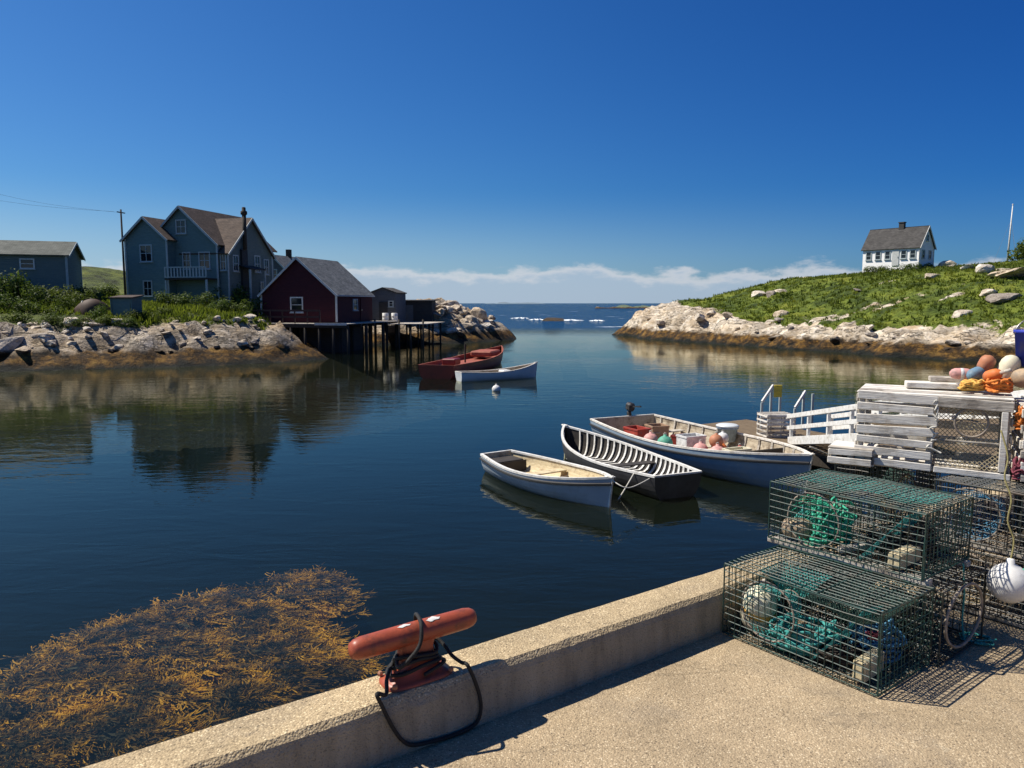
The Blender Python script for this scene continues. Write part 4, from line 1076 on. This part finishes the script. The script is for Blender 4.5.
# ------------------------------------------------------------------ buildings
def slab(mb, a, b_, c, d_, th):
    """roof plane a,b,c,d (counter-clockwise seen from above) with thickness"""
    n = (Vector(b_)-Vector(a)).cross(Vector(d_)-Vector(a)).normalized()*th
    P = [Vector(p) for p in (a,b_,c,d_)]; mb.add(P+[p-n for p in P], [(0,1,2,3),(7,6,5,4),(0,4,5,1),(1,5,6,2),(2,6,7,3),(3,7,4,0)])
def gable(t, x0, x1, y0, y1, ze, za, wallm, roofm, trimm, along='y', base=-1.2, oh=.28, trims=True):
    """walls and gable roof; ridge along local y or x"""
    b = MB()
    if along == 'y':
        xm = (x0+x1)/2; f = lambda y: [(x0,y,base),(x1,y,base),(x1,y,ze),(xm,y,za),(x0,y,ze)]
        b.add(f(y0)+f(y1), [(0,1,2,3,4),(9,8,7,6,5),(0,5,6,1),(1,6,7,2),(4,9,5,0)])
    else:
        ym = (y0+y1)/2; f = lambda x: [(x,y0,base),(x,y1,base),(x,y1,ze),(x,ym,za),(x,y0,ze)]
        b.add(f(x0)+f(x1), [(4,3,2,1,0),(5,6,7,8,9),(1,6,5,0)[::-1],(1,2,7,6),(0,5,9,4)])
    b.build('wall', wallm, t)
    for sg in (-1, 1):
        rf = MB()
        if along == 'y':
            xm = (x0+x1)/2; xe = x1 if sg > 0 else x0; sl_ = (za-ze)/(abs(x1-x0)/2); d0 = oh*sl_
            p = [(xm,y0-oh,za+.06),(xe+sg*oh,y0-oh,ze-d0+.06),(xe+sg*oh,y1+oh,ze-d0+.06),(xm,y1+oh,za+.06)]
        else:
            ym = (y0+y1)/2; ye = y1 if sg > 0 else y0; sl_ = (za-ze)/(abs(y1-y0)/2); d0 = oh*sl_
            p = [(x0-oh,ym,za+.06),(x0-oh,ye+sg*oh,ze-d0+.06),(x1+oh,ye+sg*oh,ze-d0+.06),(x1+oh,ym,za+.06)]
        P = [Vector(q) for q in p]
        n = (P[1]-P[0]).cross(P[3]-P[0])
        if n.z < 0: P = P[::-1]
        # each roof plane gets its own axes so the shingle courses follow the eave
        e = (P[1]-P[0]); 
        ex = Vector((0,1,0)) if along == 'y' else Vector((1,0,0))
        nn = (P[1]-P[0]).cross(P[3]-P[0]).normalized(); ey = nn.cross(ex).normalized()
        Mx = Matrix((ex, ey, nn)).transposed().to_4x4(); Mx.translation = P[0]
        inv = Mx.inverted(); Q = [inv @ q for q in P]
        slab(rf, *Q, .09)
        o = rf.build('roof', roofm, t); o.matrix_local = Mx
    if trims:
        b = MB()
        if along == 'y':
            for x in (x0, x1): b.box((x, y0-.02, (ze+base)/2), (.16,.06,ze-base-.1))
            xm = (x0+x1)/2; yy = y0-oh-.02
            for sg, xe in ((-1,x0),(1,x1)):
                d0 = oh*(za-ze)/(abs(x1-x0)/2); b.bar((xe+sg*oh,yy,ze-d0-.04), (xm,yy,za-.04), .05, .16, up=(0,0,1))
        else:
            for y in (y0, y1): b.box((x1+.02, y, (ze+base)/2), (.06,.16,ze-base-.1))
            ym = (y0+y1)/2; xx = x1+oh+.02
            for sg, ye in ((-1,y0),(1,y1)):
                d0 = oh*(za-ze)/(abs(y1-y0)/2); b.bar((xx,ye+sg*oh,ze-d0-.04), (xx,ym,za-.04), .05, .16, up=(0,0,1))
        b.build('trim', trimm, t)
def window(t, p, w, h, axis, trimm, mull=1, name='window'):
    """axis 'f': on a face looking to -y ; 'r': on a face looking to +x"""
    b = MB(); p = Vector(p)
    W_ = lambda a, d_, z_: p+(Vector((a, -d_, z_)) if axis == 'f' else Vector((d_, a, z_)))
    up = (0,0,1)
    fw = .10
    for z_ in (-h/2, h/2): b.bar(W_(-w/2-fw/2,.03,z_), W_(w/2+fw/2,.03,z_), .06, fw)
    for a in (-w/2, w/2): b.bar(W_(a,.03,-h/2+fw/2), W_(a,.03,h/2-fw/2), fw if axis == 'r' else fw, .06, up=((0,1,0) if axis == 'f' else (1,0,0)))
    for k in range(mull):
        a = -w/2+w*(k+1)/(mull+1); b.bar(W_(a,.025,-h/2+.05), W_(a,.025,h/2-.05), .05, .03, up=((0,1,0) if axis == 'f' else (1,0,0)))
    b.bar(W_(-w/2+.05,.027,0), W_(w/2-.05,.027,0), .03, .05)
    o = b.build(name, trimm, t)
    q = MB(); a0, a1 = W_(-w/2,.012,-h/2), W_(w/2,.012,-h/2); c1, c0 = W_(w/2,.012,h/2), W_(-w/2,.012,h/2)
    q.add([a0,a1,c1,c0], [(0,1,2,3)]); q.build('pane', M['glass'], o)
    s = MB(); s.bar(W_(-w/2-.1,.06,-h/2-.06), W_(w/2+.1,.06,-h/2-.06), .12, .05); s.build('sill', trimm, o)
    return o

RH = R(-13.9)
# two-storey blue house
t = thing('blue_house', 'large blue two-storey gabled house with brown roofs above the left shore', 'house', (-24.3,62.6,1.95), RH)
gable(t, -6.6, 0, 0, 8.5, 4.75, 7.75, M['blue_clap'], M['roof_brown'], M['trim_grey'])
gable(t, -8.0, -4.0, -1.0, 5.0, 5.15, 6.85, M['blue_clap'], M['roof_brown'], M['trim_grey'])
gable(t, -3.3, .85, .2, 6.8, 4.05, 7.05, M['slate_clap'], M['roof_brown'], M['trim_grey'], along='x')
window(t, (-6.0,-1.0,3.9), 1.1, 1.35, 'f', M['trim_grey']); window(t, (-6.0,-1.0,1.0), .8, 1.25, 'f', M['trim_grey'])
window(t, (-3.3,0,6.1), .9, 1.1, 'f', M['trim_grey']); window(t, (-2.9,0,3.3), .7, 1.35, 'f', M['trim_grey']); window(t, (-1.2,0,3.3), 1.0, 1.35, 'f', M['trim_grey'])
for (y_, z_, w_, h_) in ((1.2,3.1,.7,1.3),(4.4,3.2,.8,1.4),(5.8,3.0,.7,1.3),(5.2,1.0,.8,1.3)): window(t, (.86,y_,z_), w_, h_, 'r', M['trim_grey'])
window(t, (.43,.19,3.2), .5, 1.4, 'f', M['trim_grey'])
d_ = MB(); d_.box((.90,2.9,1.35), (.07,1.0,2.2)); d_ = d_.build('door', M['dark_clap'], t)
MB().lathe([(.03,0),(.04,.03),(.03,.06)], 8, (.96,3.2,1.3), rotm(0,PI/2,0)).build('handle', M['steel'], d_)
b = MB(); slab(b, (.88,1.6,3.0),(2.0,1.6,2.7),(2.0,4.0,2.7),(.88,4.0,3.0), .1); b.build('porch_roof', M['roof_dark'], t)
for y_ in (1.7,3.9): MB().bar((1.9,y_,-.4),(1.9,y_,2.68), .14, .14, up=(0,1,0)).build('porch_post', M['trim_grey'], t)
# balcony between the two gables
b = MB(); b.box((-2.0,-.75,1.75), (3.9,1.5,.14)); b.build('balcony_floor', M['wood_dark'], t)
b = MB(); b.bar((-3.95,-1.48,2.7),(-.05,-1.48,2.7), .07, .09); b.bar((-3.95,-1.48,1.9),(-.05,-1.48,1.9), .06, .07)
for i in range(14): b.box((-3.9+i*.295,-1.48,2.3), (.12,.04,.76))
b.build('balcony_railing', M['trim_grey'], t)
for x_ in (-3.9,-.1): MB().box((x_,-1.4,.4), (.14,.14,2.6)).build('balcony_post', M['trim_grey'], t)
MB().tube([(1.12,2.3,4.3),(1.12,2.3,7.3)], .17, 12).build('stove_pipe', M['wood_dark'], t, True)
MB().lathe([(.20,7.2),(.27,7.25),(.27,7.5),(.16,7.55),(.16,7.8),(.1,7.85)], 12, (1.12,2.3,0)).build('chimney_cap', M['wood_dark'], t, True)
MB().box((.98,2.3,2.7), (.2,.8,3.2)).build('chimney_breast', M['dark_clap'], t)
# long blue shed at the left edge
t = thing('long_shed', 'long slate blue shed with a grey green roof at the left edge', 'shed', (-34.2,58.2,2.2), R(19))
gable(t, -16, 0, 0, 5.2, 3.25, 4.35, M['slate_clap'], M['roof_green'], M['trim_grey'], along='x')
MB().box((0.02,-.03,1.0), (.16,.08,4.3)).build('corner_board', M['trim_grey'], t)
window(t, (-2.6,0,2.5), .9, .7, 'f', M['trim'], 0); window(t, (-7.5,0,2.1), .9, 1.1, 'f', M['trim_grey'])
# small teal hut
p = (-26.4,51.0); t = thing('small_hut', 'small square teal hut near the rocks below the blue house', 'hut', (p[0],p[1],.22), R(-10))
b = MB(); b.box((0,.5,.75), (1.6,1.0,2.3)); b.build('wall', M['teal_paint'], t)
b = MB(); slab(b, (-.9,-.12,1.92),(.9,-.12,1.92),(.9,1.12,2.08),(-.9,1.12,2.08), .08); b.build('roof', M['roof_brown'], t)
b = MB(); b.box((.35,-.02,.75), (.62,.05,1.6)); b.build('door', M['teal_paint'], t)
for x_ in (-.77,.77): MB().box((x_,-.02,.75), (.09,.05,2.2)).build('corner_board', M['teal_paint'], t)
# red shed on the pier
pz = .15; t = thing('red_shed', 'dark red gabled shed with grey roof standing on the timber pier', 'shed', (-14.2,61.0,pz), RH)
gable(t, -6.8, 0, 0, 6.9, 2.35, 5.3, M['red_clap'], M['roof_grey'], M['trim'], base=0, oh=.2)
window(t, (-3.55,0,1.45), 1.05, 1.2, 'f', M['trim'], 0)
window(t, (0.0,3.4,1.45), .8, .9, 'r', M['trim_grey'], 0)
b = MB(); b.box((.03,5.0,1.05), (.06,1.2,2.0)); o = b.build('door', M['red_clap'], t); MB().box((.08,4.55,1.0), (.05,.08,.14)).build('handle', M['steel'], o)
b = MB(); b.bar((.16,-.2,2.2),(.16,7.1,2.2), .05, .12); b.build('eave_board', M['trim'], t)
# timber pier
t = thing('timber_pier', 'dark timber pier on piles carrying the red shed', 'pier', (-14.2,61.0,pz), RH)
b = MB()
for i in range(62): b.box((-3.3, -1.75+i*.165, -.05), (10.2,.155,.06))
b.build('deck_boards', M['wood_silver'], t)
b = MB()
for y_ in (-1.7,.8,3.4,6.0,8.2): b.bar((-8.4,y_,-.22),(1.8,y_,-.22), .2, .25)
b.build('beam', M['wood_dark'], t)
for i in range(9):
    for y_ in (-1.6,1.8,5.2,8.2):
        MB().tube([(-8.2+i*1.24+random.uniform(-.1,.1), y_+random.uniform(-.1,.1), -4.2), (-8.2+i*1.24, y_, -.12)], random.uniform(.11,.15), 8).build('pile', M['wood_dark'], t, True)
b = MB(); b.box((-1.6,.1,-1.5), (3.6,.2,2.5)); b.box((.2,2.2,-1.5), (.2,4.0,2.5)); b.build('crib_planking', M['dark_clap'], t)
b = MB(); b.bar((-1.0,-1.82,-.06),(1.75,-1.82,-.06), .08, .18); b.build('edge_beam', M['wood_white'], t)
b = MB(); b.bar((-8.4,-1.7,1.0),(-.6,-1.7,1.0), .07, .14); b.bar((-8.4,-1.7,.5),(-.6,-1.7,.5), .05, .14)
for i in range(8): b.bar((-8.3+i*1.1,-1.68,0),(-8.3+i*1.1,-1.68,1.02), .09, .09, up=(0,1,0))
b.build('railing', M['wood_rail'], t)
# grey shed and drums behind it, on the second jetty
t = thing('timber_jetty', 'short timber jetty on thin posts right of the red shed', 'jetty', (-12.6,68.5,-.05), R(-8))
b = MB()
for i in range(36): b.box((.1+i*.165-.6, 1.9, -.05), (.155,7.4,.07))
b.build('deck_boards', M['wood_silver'], t)
for i in range(6):
    for y_ in (-1.5,2,5): MB().tube([(-.5+i*1.1, y_, -4), (-.5+i*1.1+random.uniform(-.05,.05), y_, .35 if y_ < 0 and i % 2 else -.08)], .09, 8).build('pile', M['wood_dark'], t, True)
t = thing('grey_shed', 'small weathered grey shed behind the red shed on the jetty', 'shed', (-10.95,71.0,-.03), R(-8))
gable(t, -2.5, 0, 0, 3.4, 2.75, 3.2, M['grey_clap'], M['roof_dark'], M['grey_clap'], base=0, oh=.12, trims=False)
MB().box((-1.2,-.03,.95), (.8,.06,1.9)).build('door', M['dark_clap'], t)
window(t, (-.45,0,1.7), .4, .5, 'f', M['trim_grey'], 0)
for i, (px, lab) in enumerate(((386,'white drum beside the grey shed door, left of the pair'), (395,'white drum at the right corner of the grey shed'))):
    t = thing('drum', lab, 'drum', ((px-512)/FPX*69.6, 69.6, -.07), 0)
    MB().lathe([(.28,0),(.29,.02),(.29,.30),(.305,.32),(.29,.34),(.29,.60),(.305,.62),(.29,.64),(.29,.88),(.25,.9)], 16).build('barrel', M['p_white'], t, True)
    MB().lathe([(.05,.9),(.05,.93),(.01,.935)], 8, (.14,0,0)).build('bung', M['p_black'], t)
t = thing('low_dark_shed', 'low dark flat-roofed shed behind the rocks of the left point', 'shed', (-11.2,75.5,.1), R(-3))
b = MB(); b.box((1.6,1.2,-.1), (3.2,2.4,4.0)); b.build('wall', M['dark_clap'], t)
b = MB(); slab(b, (-.2,-.2,1.92),(3.4,-.2,1.92),(3.4,2.6,2.0),(-.2,2.6,2.0), .1); b.build('roof', M['roof_dark'], t)
MB().box((.9,-.03,.6), (.8,.06,1.7)).build('door', M['grey_clap'], t)
# grey roofed house behind
t = thing('grey_roofed_house', 'grey roofed house with a chimney half hidden behind the red shed', 'house', (-24.2,86.0,2.2), R(-14))
gable(t, -6.5, 0, 0, 8, 1.9, 5.0, M['grey_clap'], M['roof_grey'], M['trim_grey'])
MB().box((-3.25,3.5,5.2), (.5,.5,1.3)).build('chimney', M['wood_dark'], t)
window(t, (-3.2,0,2.8), .9, 1.1, 'f', M['trim_grey'])
# pole and wires
t = thing('utility_pole', 'dark utility pole rising behind the left gable of the blue house', 'pole', (-38.9,76.0,2.2), 0)
MB().tube([(0,0,-1),(0,0,8.8)], [.12,.08], 10).build('post', M['wood_dark'], t, True)
MB().bar((-.1,-.55,8.5),(.1,.55,8.5), .08, .10).build('crossarm', M['wood_dark'], t)
for x_, z0_, lab in ((-.6,10.8,'upper thin overhead wire running left from the utility pole'), (.6,10.65,'lower thin overhead wire running left from the utility pole')):
    a_ = Vector((-39.0+x_,76,z0_)); c_ = Vector((-58,64+x_*4,15.2+x_))
    pts = [a_.lerp(c_, k/10)-Vector((0,0,1.3*math.sin(PI*k/10))) for k in range(11)]
    tag(MB().tube(pts, .008, 4).build('overhead_wire', M['rope_black']), lab, 'wire')
# overturned brown hull left of the hut
t = thing('overturned_boat', 'dark brown overturned boat among the bushes left of the teal hut', 'boat', (-28.7,51.6,.45), R(20))
P = []
for i in range(17):
    f = i/16*2-1; w_ = .85*max(.05,1-abs(f)**2.4)
    P.append([(f*1.15, w_*math.cos(a), 1.6*(1-.45*abs(f)**2)*math.sin(a)**.8 if 0 < a < PI else -.1) for a in np.linspace(PI, 0, 13)])
MB().grid(P).build('hull', mat('old_brown_hull', (.075,.038,.020), (.035,.018,.011), scale=4), t, True)
MB().bar((-.5,0,1.55),(.5,0,1.55), .05, .09).build('keel', M['wood_dark'], t)
tag(MB().bar((-29.7,50.9,.5),(-29.2,51.3,1.9), .18, .05).build('plank', M['wood_white']), 'white plank leaning on the overturned boat', 'plank')

# white house on the hill
hx, hy = 46.2, 91.5
hz = zr(hx-.5, hy-2)
HZ = 1.75+(303-266.5)/750*91
t = thing('white_house', 'white clapboard house with dark roof on the grassy hill', 'house', (43.8,94.8,HZ+.1), R(-51))
# local x along the long front, origin at the front right corner's opposite end
gable(t, 0, 6.7, 0, 4.0, 2.15, 4.6, M['white_clap'], M['roof_dark'], M['trim'], along='x', base=-2.0, oh=.2)
for x_ in (.75,1.9,3.05,4.95,6.0): window(t, (x_,0,1.25), .62, .95, 'f', M['trim_grey'], 0)
b = MB(); b.box((4.0,-.03,.95), (.8,.07,2.0)); o = b.build('door', M['trim'], t); MB().box((4.3,-.09,.95), (.06,.05,.12)).build('handle', M['steel'], o)
for y_ in (1.1,2.9): window(t, (6.7,y_,1.25), .7, .95, 'r', M['trim_grey'], 0)
window(t, (6.7,2.0,3.2), .6, .7, 'r', M['trim_grey'], 0)
b = MB(); b.box((3.7,2.0,4.7), (.6,.5,1.1), None); b.box((3.7,2.0,5.25), (.72,.62,.10)); b.build('chimney', M['dark_clap'], t)
t = thing('flagpole', 'tall thin white flagpole on the hill right of the white house', 'flagpole', (62.0,95,zr(62.0,95)-.3))
MB().tube([(0,0,0),(.10,0,4),(.2,0,7.6)], [.12,.09,.05], 10).build('pole', M['white_paint'], t, True)
MB().lathe([(.02,-.1),(.09,-.04),(.09,.04),(.02,.1)], 10, (.2,0,7.68)).build('ball_finial', M['white_paint'], t, True)
for sx_, sy_ in ((-1.6,.5),(1.4,.3),(.2,-1.6)): MB().tube([(.15,0,5.8),(sx_,sy_,.1)], .012, 4).build('guy_wire', M['steel'], t)

# ------------------------------------------------------------------ boulders
def rock_mesh(seed, sub=3, flat=.7):
    rnd = random.Random(seed)
    import bmesh
    bm = bmesh.new(); bmesh.ops.create_icosphere(bm, subdivisions=sub, radius=1)
    cuts = [(Vector((rnd.gauss(0,1),rnd.gauss(0,1),rnd.gauss(0,.8))).normalized(), rnd.uniform(.42,.80)) for _ in range(15)]
    o = Vector((seed*3.1,seed*1.7,0))
    for v in bm.verts:
        p = v.co.copy()
        for n_, dd_ in cuts:
            k = p.dot(n_)-dd_
            if k > 0: p -= n_*k*.97
        p *= 1.25+.12*mnoise.fractal(p*1.8+o, 1, 2, 4)+.05*mnoise.noise(p*6+o)
        p.z *= flat
        v.co = p
    me = bpy.data.meshes.new('boulder'); bm.to_mesh(me); bm.free()
    me.materials.append(M['boulder'])
    return me
RM = [rock_mesh(k, 3, random.uniform(.6,.85)) for k in range(1,9)]
def boulder(x, y, z, r, label, group, sq=None):
    o = bpy.data.objects.new('boulder', random.choice(RM)); COL.objects.link(o)
    o.location = (x, y, z); o.scale = (r*random.uniform(.85,1.7), r*random.uniform(.8,1.2), r*(sq or random.uniform(.6,1.0)))
    o.rotation_euler = (random.uniform(-.2,.2), random.uniform(-.2,.2), random.uniform(0,6.3))
    return tag(o, label, 'boulder', group)
gL = 'pale boulders along the left shore below the houses'
lL = 'pale granite boulder in the rubble bank of the left shore'
rnd = random.Random(12)
n = 0
while n < 80:
    px = rnd.uniform(-10, 262); 
    y = rnd.uniform(45, 57); x = (px-512)/FPX*y
    s = float(sdist(np.array([x]), np.array([y]), LEFT)[0])
    if not 1.9 < s < 5.0: continue
    n += 1; r = rnd.uniform(.12,.38)*(1.5 if rnd.random() < .15 else 1)
    boulder(x, y, zl(x,y)+r*.12, r, lL, gL)
for (px, py, y, r, lab) in ((186,328,52,1.25,'big tan boulder at the top of the bank below the lawn'), (212,335,51.5,1.1,'large pale boulder right of the big tan one'), (232,333,52.6,1.15,'whitest large boulder at the right end of the bank by the pier'),
                            (118,337,49.6,1.0,'wide pale boulder in front of the teal hut'), (145,339,49.6,.85,'rounded pale boulder right of the teal hut'), (36,340,47,.8,'squat tan boulder near the left end of the bank'), (12,344,46,1.1,'flat dark slab at the left edge of the bank')):
    x = (px-512)/FPX*y; boulder(x, y, 1.75-(py-303)/750*y-.25*r, r, lab, None)
gP = 'pale rocks piled on the left point'; lP = 'pale sunlit rock in the pile on the left point'
n = 0
while n < 70:
    y = rnd.uniform(74, 85); px = rnd.uniform(418, 500); x = (px-512)/FPX*y
    s = float(sdist(np.array([x]), np.array([y]), LEFT)[0])
    if not 1.6 < s < 7: continue
    n += 1; r = rnd.uniform(.25,.75); boulder(x, y, zl(x,y)+r*.15, r, lP, gP)
gR = 'rocks along the right shore'; lR = 'rock on the ledge at the foot of the grassy hill'
n = 0
while n < 24:
    y = rnd.uniform(52, 92); px = rnd.uniform(640, 1020); x = (px-512)/FPX*y
    s = float(sdist(np.array([x]), np.array([y]), RIGHT)[0])
    if not .6 < s < 4.6: continue
    n += 1; r = rnd.uniform(.25,.6); boulder(x, y, zr(x,y)+r*.15, r, lR, gR)
def hill_at(px, py):
    """first ground of the right hill in that direction"""
    for y in np.arange(50, 130, .5):
        u, v = (px-512)/FPX, (384-py)/FPX
        a = (u, math.cos(PITCH)+v*math.sin(PITCH), -math.sin(PITCH)+v*math.cos(PITCH)); tt = y/a[1]
        if zr(a[0]*tt, y) >= EYE+a[2]*tt: return a[0]*tt, float(y)
    return (px-512)/FPX*90, 90.0
for (px, py, r, lab) in ((758,297,1.1,'pale outcrop in the grass left of the hill centre'), (771,296,.9,'smaller pale outcrop touching the left one in the grass'), (782,293,.7,'upright pale stone right of the twin outcrops'),
                         (857,291,.45,'lone small pale stone in the grass below the white house'), (988,295,.8,'flat pale outcrop on the right part of the hill'), (1003,301,.9,'long pale outcrop below the flat one on the right'),
                         (1014,276,1.5,'broad pale ledge near the top right of the hill'), (985,272,1.1,'tan ledge left of the broad one near the hill top'), (966,270,.9,'low pinkish ledge right of the white house'), (932,278,.8,'small tan stone below the right corner of the white house'), (779,317,.9,'clump of pale stones at the foot of the grass'), (962,316,.7,'pale stone low on the right of the hill')):
    x, y = hill_at(px, py); boulder(x, y, zr(x,y)+.05*r, r, lab, None, .55)
x, y = hill_at(941, 264.5); boulder(x, y, zr(x,y)+.3, .9, 'chalk white rock beside the white house', None, .7)
# skerry with surf in the harbour mouth
P = []
rnd2 = random.Random(5)
o = boulder(9.5,168,ZW-.2,3.0,'low black skerry awash in the harbour mouth',None,.35)
for (cx, cy, w_, d_) in ((13,172,3.5,.5),(6,178,2.2,.4),(19,168,1.8,.5),(2,196,2.5,.35)):
    P = [[(cx+w_*(u/12-1), cy+d_*(v/3-1)+.8*math.sin(u*.9+cx), ZW+.02+max(0,(1-(u/12-1)**2)*(1-(v/3-1)**2))*(.05+.28*rnd2.random())) for u in range(25)] for v in range(7)]
    MB().grid(P).build('surf', M['foam'], smooth=True)['kind'] = 'structure'

# ------------------------------------------------------------------ bushes and grass
def bush_proto(seed, nl=900):
    rnd = random.Random(seed); b = MB()
    lobes = [(Vector((rnd.uniform(-.6,.6), rnd.uniform(-.5,.5), rnd.uniform(.25,.75))), rnd.uniform(.3,.55)) for _ in range(7)]
    for _ in range(nl):
        c, r = rnd.choice(lobes)
        d_ = Vector((rnd.gauss(0,1),rnd.gauss(0,1),rnd.gauss(0,1))).normalized()
        p = c+d_*r*rnd.uniform(.55,1.08)**1
        if p.z < .02: continue
        a = Vector((rnd.gauss(0,1),rnd.gauss(0,1),rnd.gauss(0,.6))).normalized(); n_ = (d_+Vector((rnd.gauss(0,.5),rnd.gauss(0,.5),rnd.gauss(0,.5)+.3))).normalized()
        s_ = n_.cross(a).normalized()*rnd.uniform(.022,.042); a = s_.cross(n_).normalized()*rnd.uniform(.05,.10)
        b.add([p-a, p+s_, p+a, p-s_], [(0,1,2,3)])
    me = b
    st = MB()
    for c, r in lobes: st.tube([Vector((c.x*.15,c.y*.15,-.1)), c*.5, c], [.03,.022,.012], 5)
    return me, st
protos = []
for k in range(4):
    lb, st = bush_proto(40+k)
    t = thing('bush', 'x', 'bush', (0,0,-50)); lb.build('foliage', M['leaf'], t); st.build('stem', M['bark'], t)
    protos.append(t)
used = [False]*4
def bush(x, y, z, sx, sz, label, group='bushes on the left shore'):
    k = random.randrange(4)
    if not used[k]: t = protos[k]; used[k] = True
    else: t = copy_tree(protos[k])
    t.location = (x, y, z); t.scale = (sx, sx, sz); t.rotation_euler = (0,0,random.uniform(0,6.3)); t['label'] = label; t['group'] = group
    return t
for (px, py, y, w_, h_, lab) in ((22,305,55,1.6,2.6,'tall dark bush in front of the long shed near the left edge'), (44,312,54,1.3,1.6,'bush right of the tall dark one, before the long shed'), (8,318,51,1.4,1.4,'broad bush low at the left edge'),
     (30,322,50.5,1.3,1.3,'yellow green bush just above the rocks at the left'), (58,326,50.5,1.2,1.1,'low bush above the rocks left of the overturned boat'), (70,318,53,1.0,1.3,'bush close behind the overturned boat'),
     (102,322,50.3,.9,1.0,'small bush between overturned boat and teal hut'), (150,326,51.5,1.0,.9,'dark low bush right of the teal hut'), (165,322,53,.9,.8,'olive bush at the left end of the lawn'),
     (16,330,48.5,1.3,1.0,'yellow green bush right above the flat dark slab at the left'), (48,331,48.6,1.2,.9,'bright low bush sitting among the boulders at the left'), (80,331,48.8,1.1,.8,'low bush below the overturned boat among the boulders'), (110,330,49.2,1.0,.8,'bright green bush at the water side of the teal hut'),
     (0,300,55,1.8,2.0,'large bush cut by the left edge in front of the long shed'), (64,302,56,1.5,1.5,'bush under the right corner of the long shed'), (85,306,55,1.3,1.2,'light green bush between the long shed and the overturned boat'), (132,331,49.6,.9,.7,'low bright bush between the pale boulders below the hut'), (195,318,55.5,.8,.5,'small tuft-like bush on the lawn above the big tan boulder'),
     (172,300,60.0,1.4,1.2,'rounded bush under the balcony, leftmost of three'), (188,300,60.0,1.5,1.2,'rounded bush under the balcony, middle of three'), (205,299,60.0,1.4,1.3,'rounded bush under the balcony, rightmost of three'),
     (222,312,58,1.2,1.0,'bright bush left of the pier railing'), (240,310,60,1.5,1.3,'bush against the right wing of the blue house'), (255,302,63,1.8,2.2,'dark bush between the blue house and the red shed'), (228,298,63,1.5,2.0,'dark bush by the porch of the blue house'),
     (246,318,57,.9,.7,'small bush at the pier landing'), (95,300,60,1.6,1.3,'dark bush right of the long shed'), (112,296,70,2.0,1.5,'bush behind the teal hut'), (135,325,50.6,.8,.8,'scrubby bush at the foot of the teal hut')):
    x = (px-512)/FPX*y
    bush(x, y, min(zl(x,y), 1.75-(py-303)/750*y+.3)-.05, w_, h_, lab)
x, y = 63.3, 93; bush(x, y, zr(x,y)-.1, 2.6, 2.9, 'dark green bush on the hill top at the right edge', None)
for (px, y, w_, lab) in ((868,92,1.5,'low bush at the left front corner of the white house'), (885,90.5,1.4,'low bush before the front of the white house'), (908,89,1.5,'low bush near the front right of the white house'), (922,90,1.3,'low bush at the right corner of the white house')):
    x = (px-512)/FPX*y; bush(x, y, zr(x,y)-.1, w_, w_*.7, lab, 'bushes round the white house')

def grass(name, label, f, gf, n, xr, yr, h0, h1, seed, m='grass'):
    rs = np.random.RandomState(seed)
    X = rs.uniform(xr[0], xr[1], n); Y = rs.uniform(yr[0], yr[1], n)
    z, s, aux = f(X[None], Y[None]); g = gf(X[None], Y[None], z, s, aux)[0]; z = z[0]
    vis = (np.abs(X)/Y < .75) & (g > .45)
    b = MB(); rnd = random.Random(seed)
    for x, y, zz in zip(X[vis], Y[vis], z[vis]):
        k = mnoise.fractal(Vector((x*.15, y*.15, seed)), 1, 2, 3)
        h = rnd.uniform(h0, h1)*(1+.6*max(-.6, k))
        for _ in range(4):
            a = rnd.uniform(0, 6.28); w_ = rnd.uniform(.05,.12); dx, dy = math.cos(a), math.sin(a)
            lx, ly = rnd.gauss(0,.4)*h, rnd.gauss(0,.4)*h; ox, oy = rnd.gauss(0,.14), rnd.gauss(0,.14)
            b.add([(x+ox-dx*w_, y+oy-dy*w_, zz-.05), (x+ox+dx*w_, y+oy+dy*w_, zz-.05), (x+ox+lx, y+oy+ly, zz+h)], [(0,1,2)])
    tag(b.build(name, M[m]), label, 'grass', kind='stuff')
grass('grass', 'rough green grass covering the hill on the right', right_h, gr, 30000, (14,110), (52,125), .12, .30, 5)
grass('grass', 'grass and weeds on the ground round the left houses', left_h, gl, 14000, (-60,-12), (50,80), .12, .35, 6)
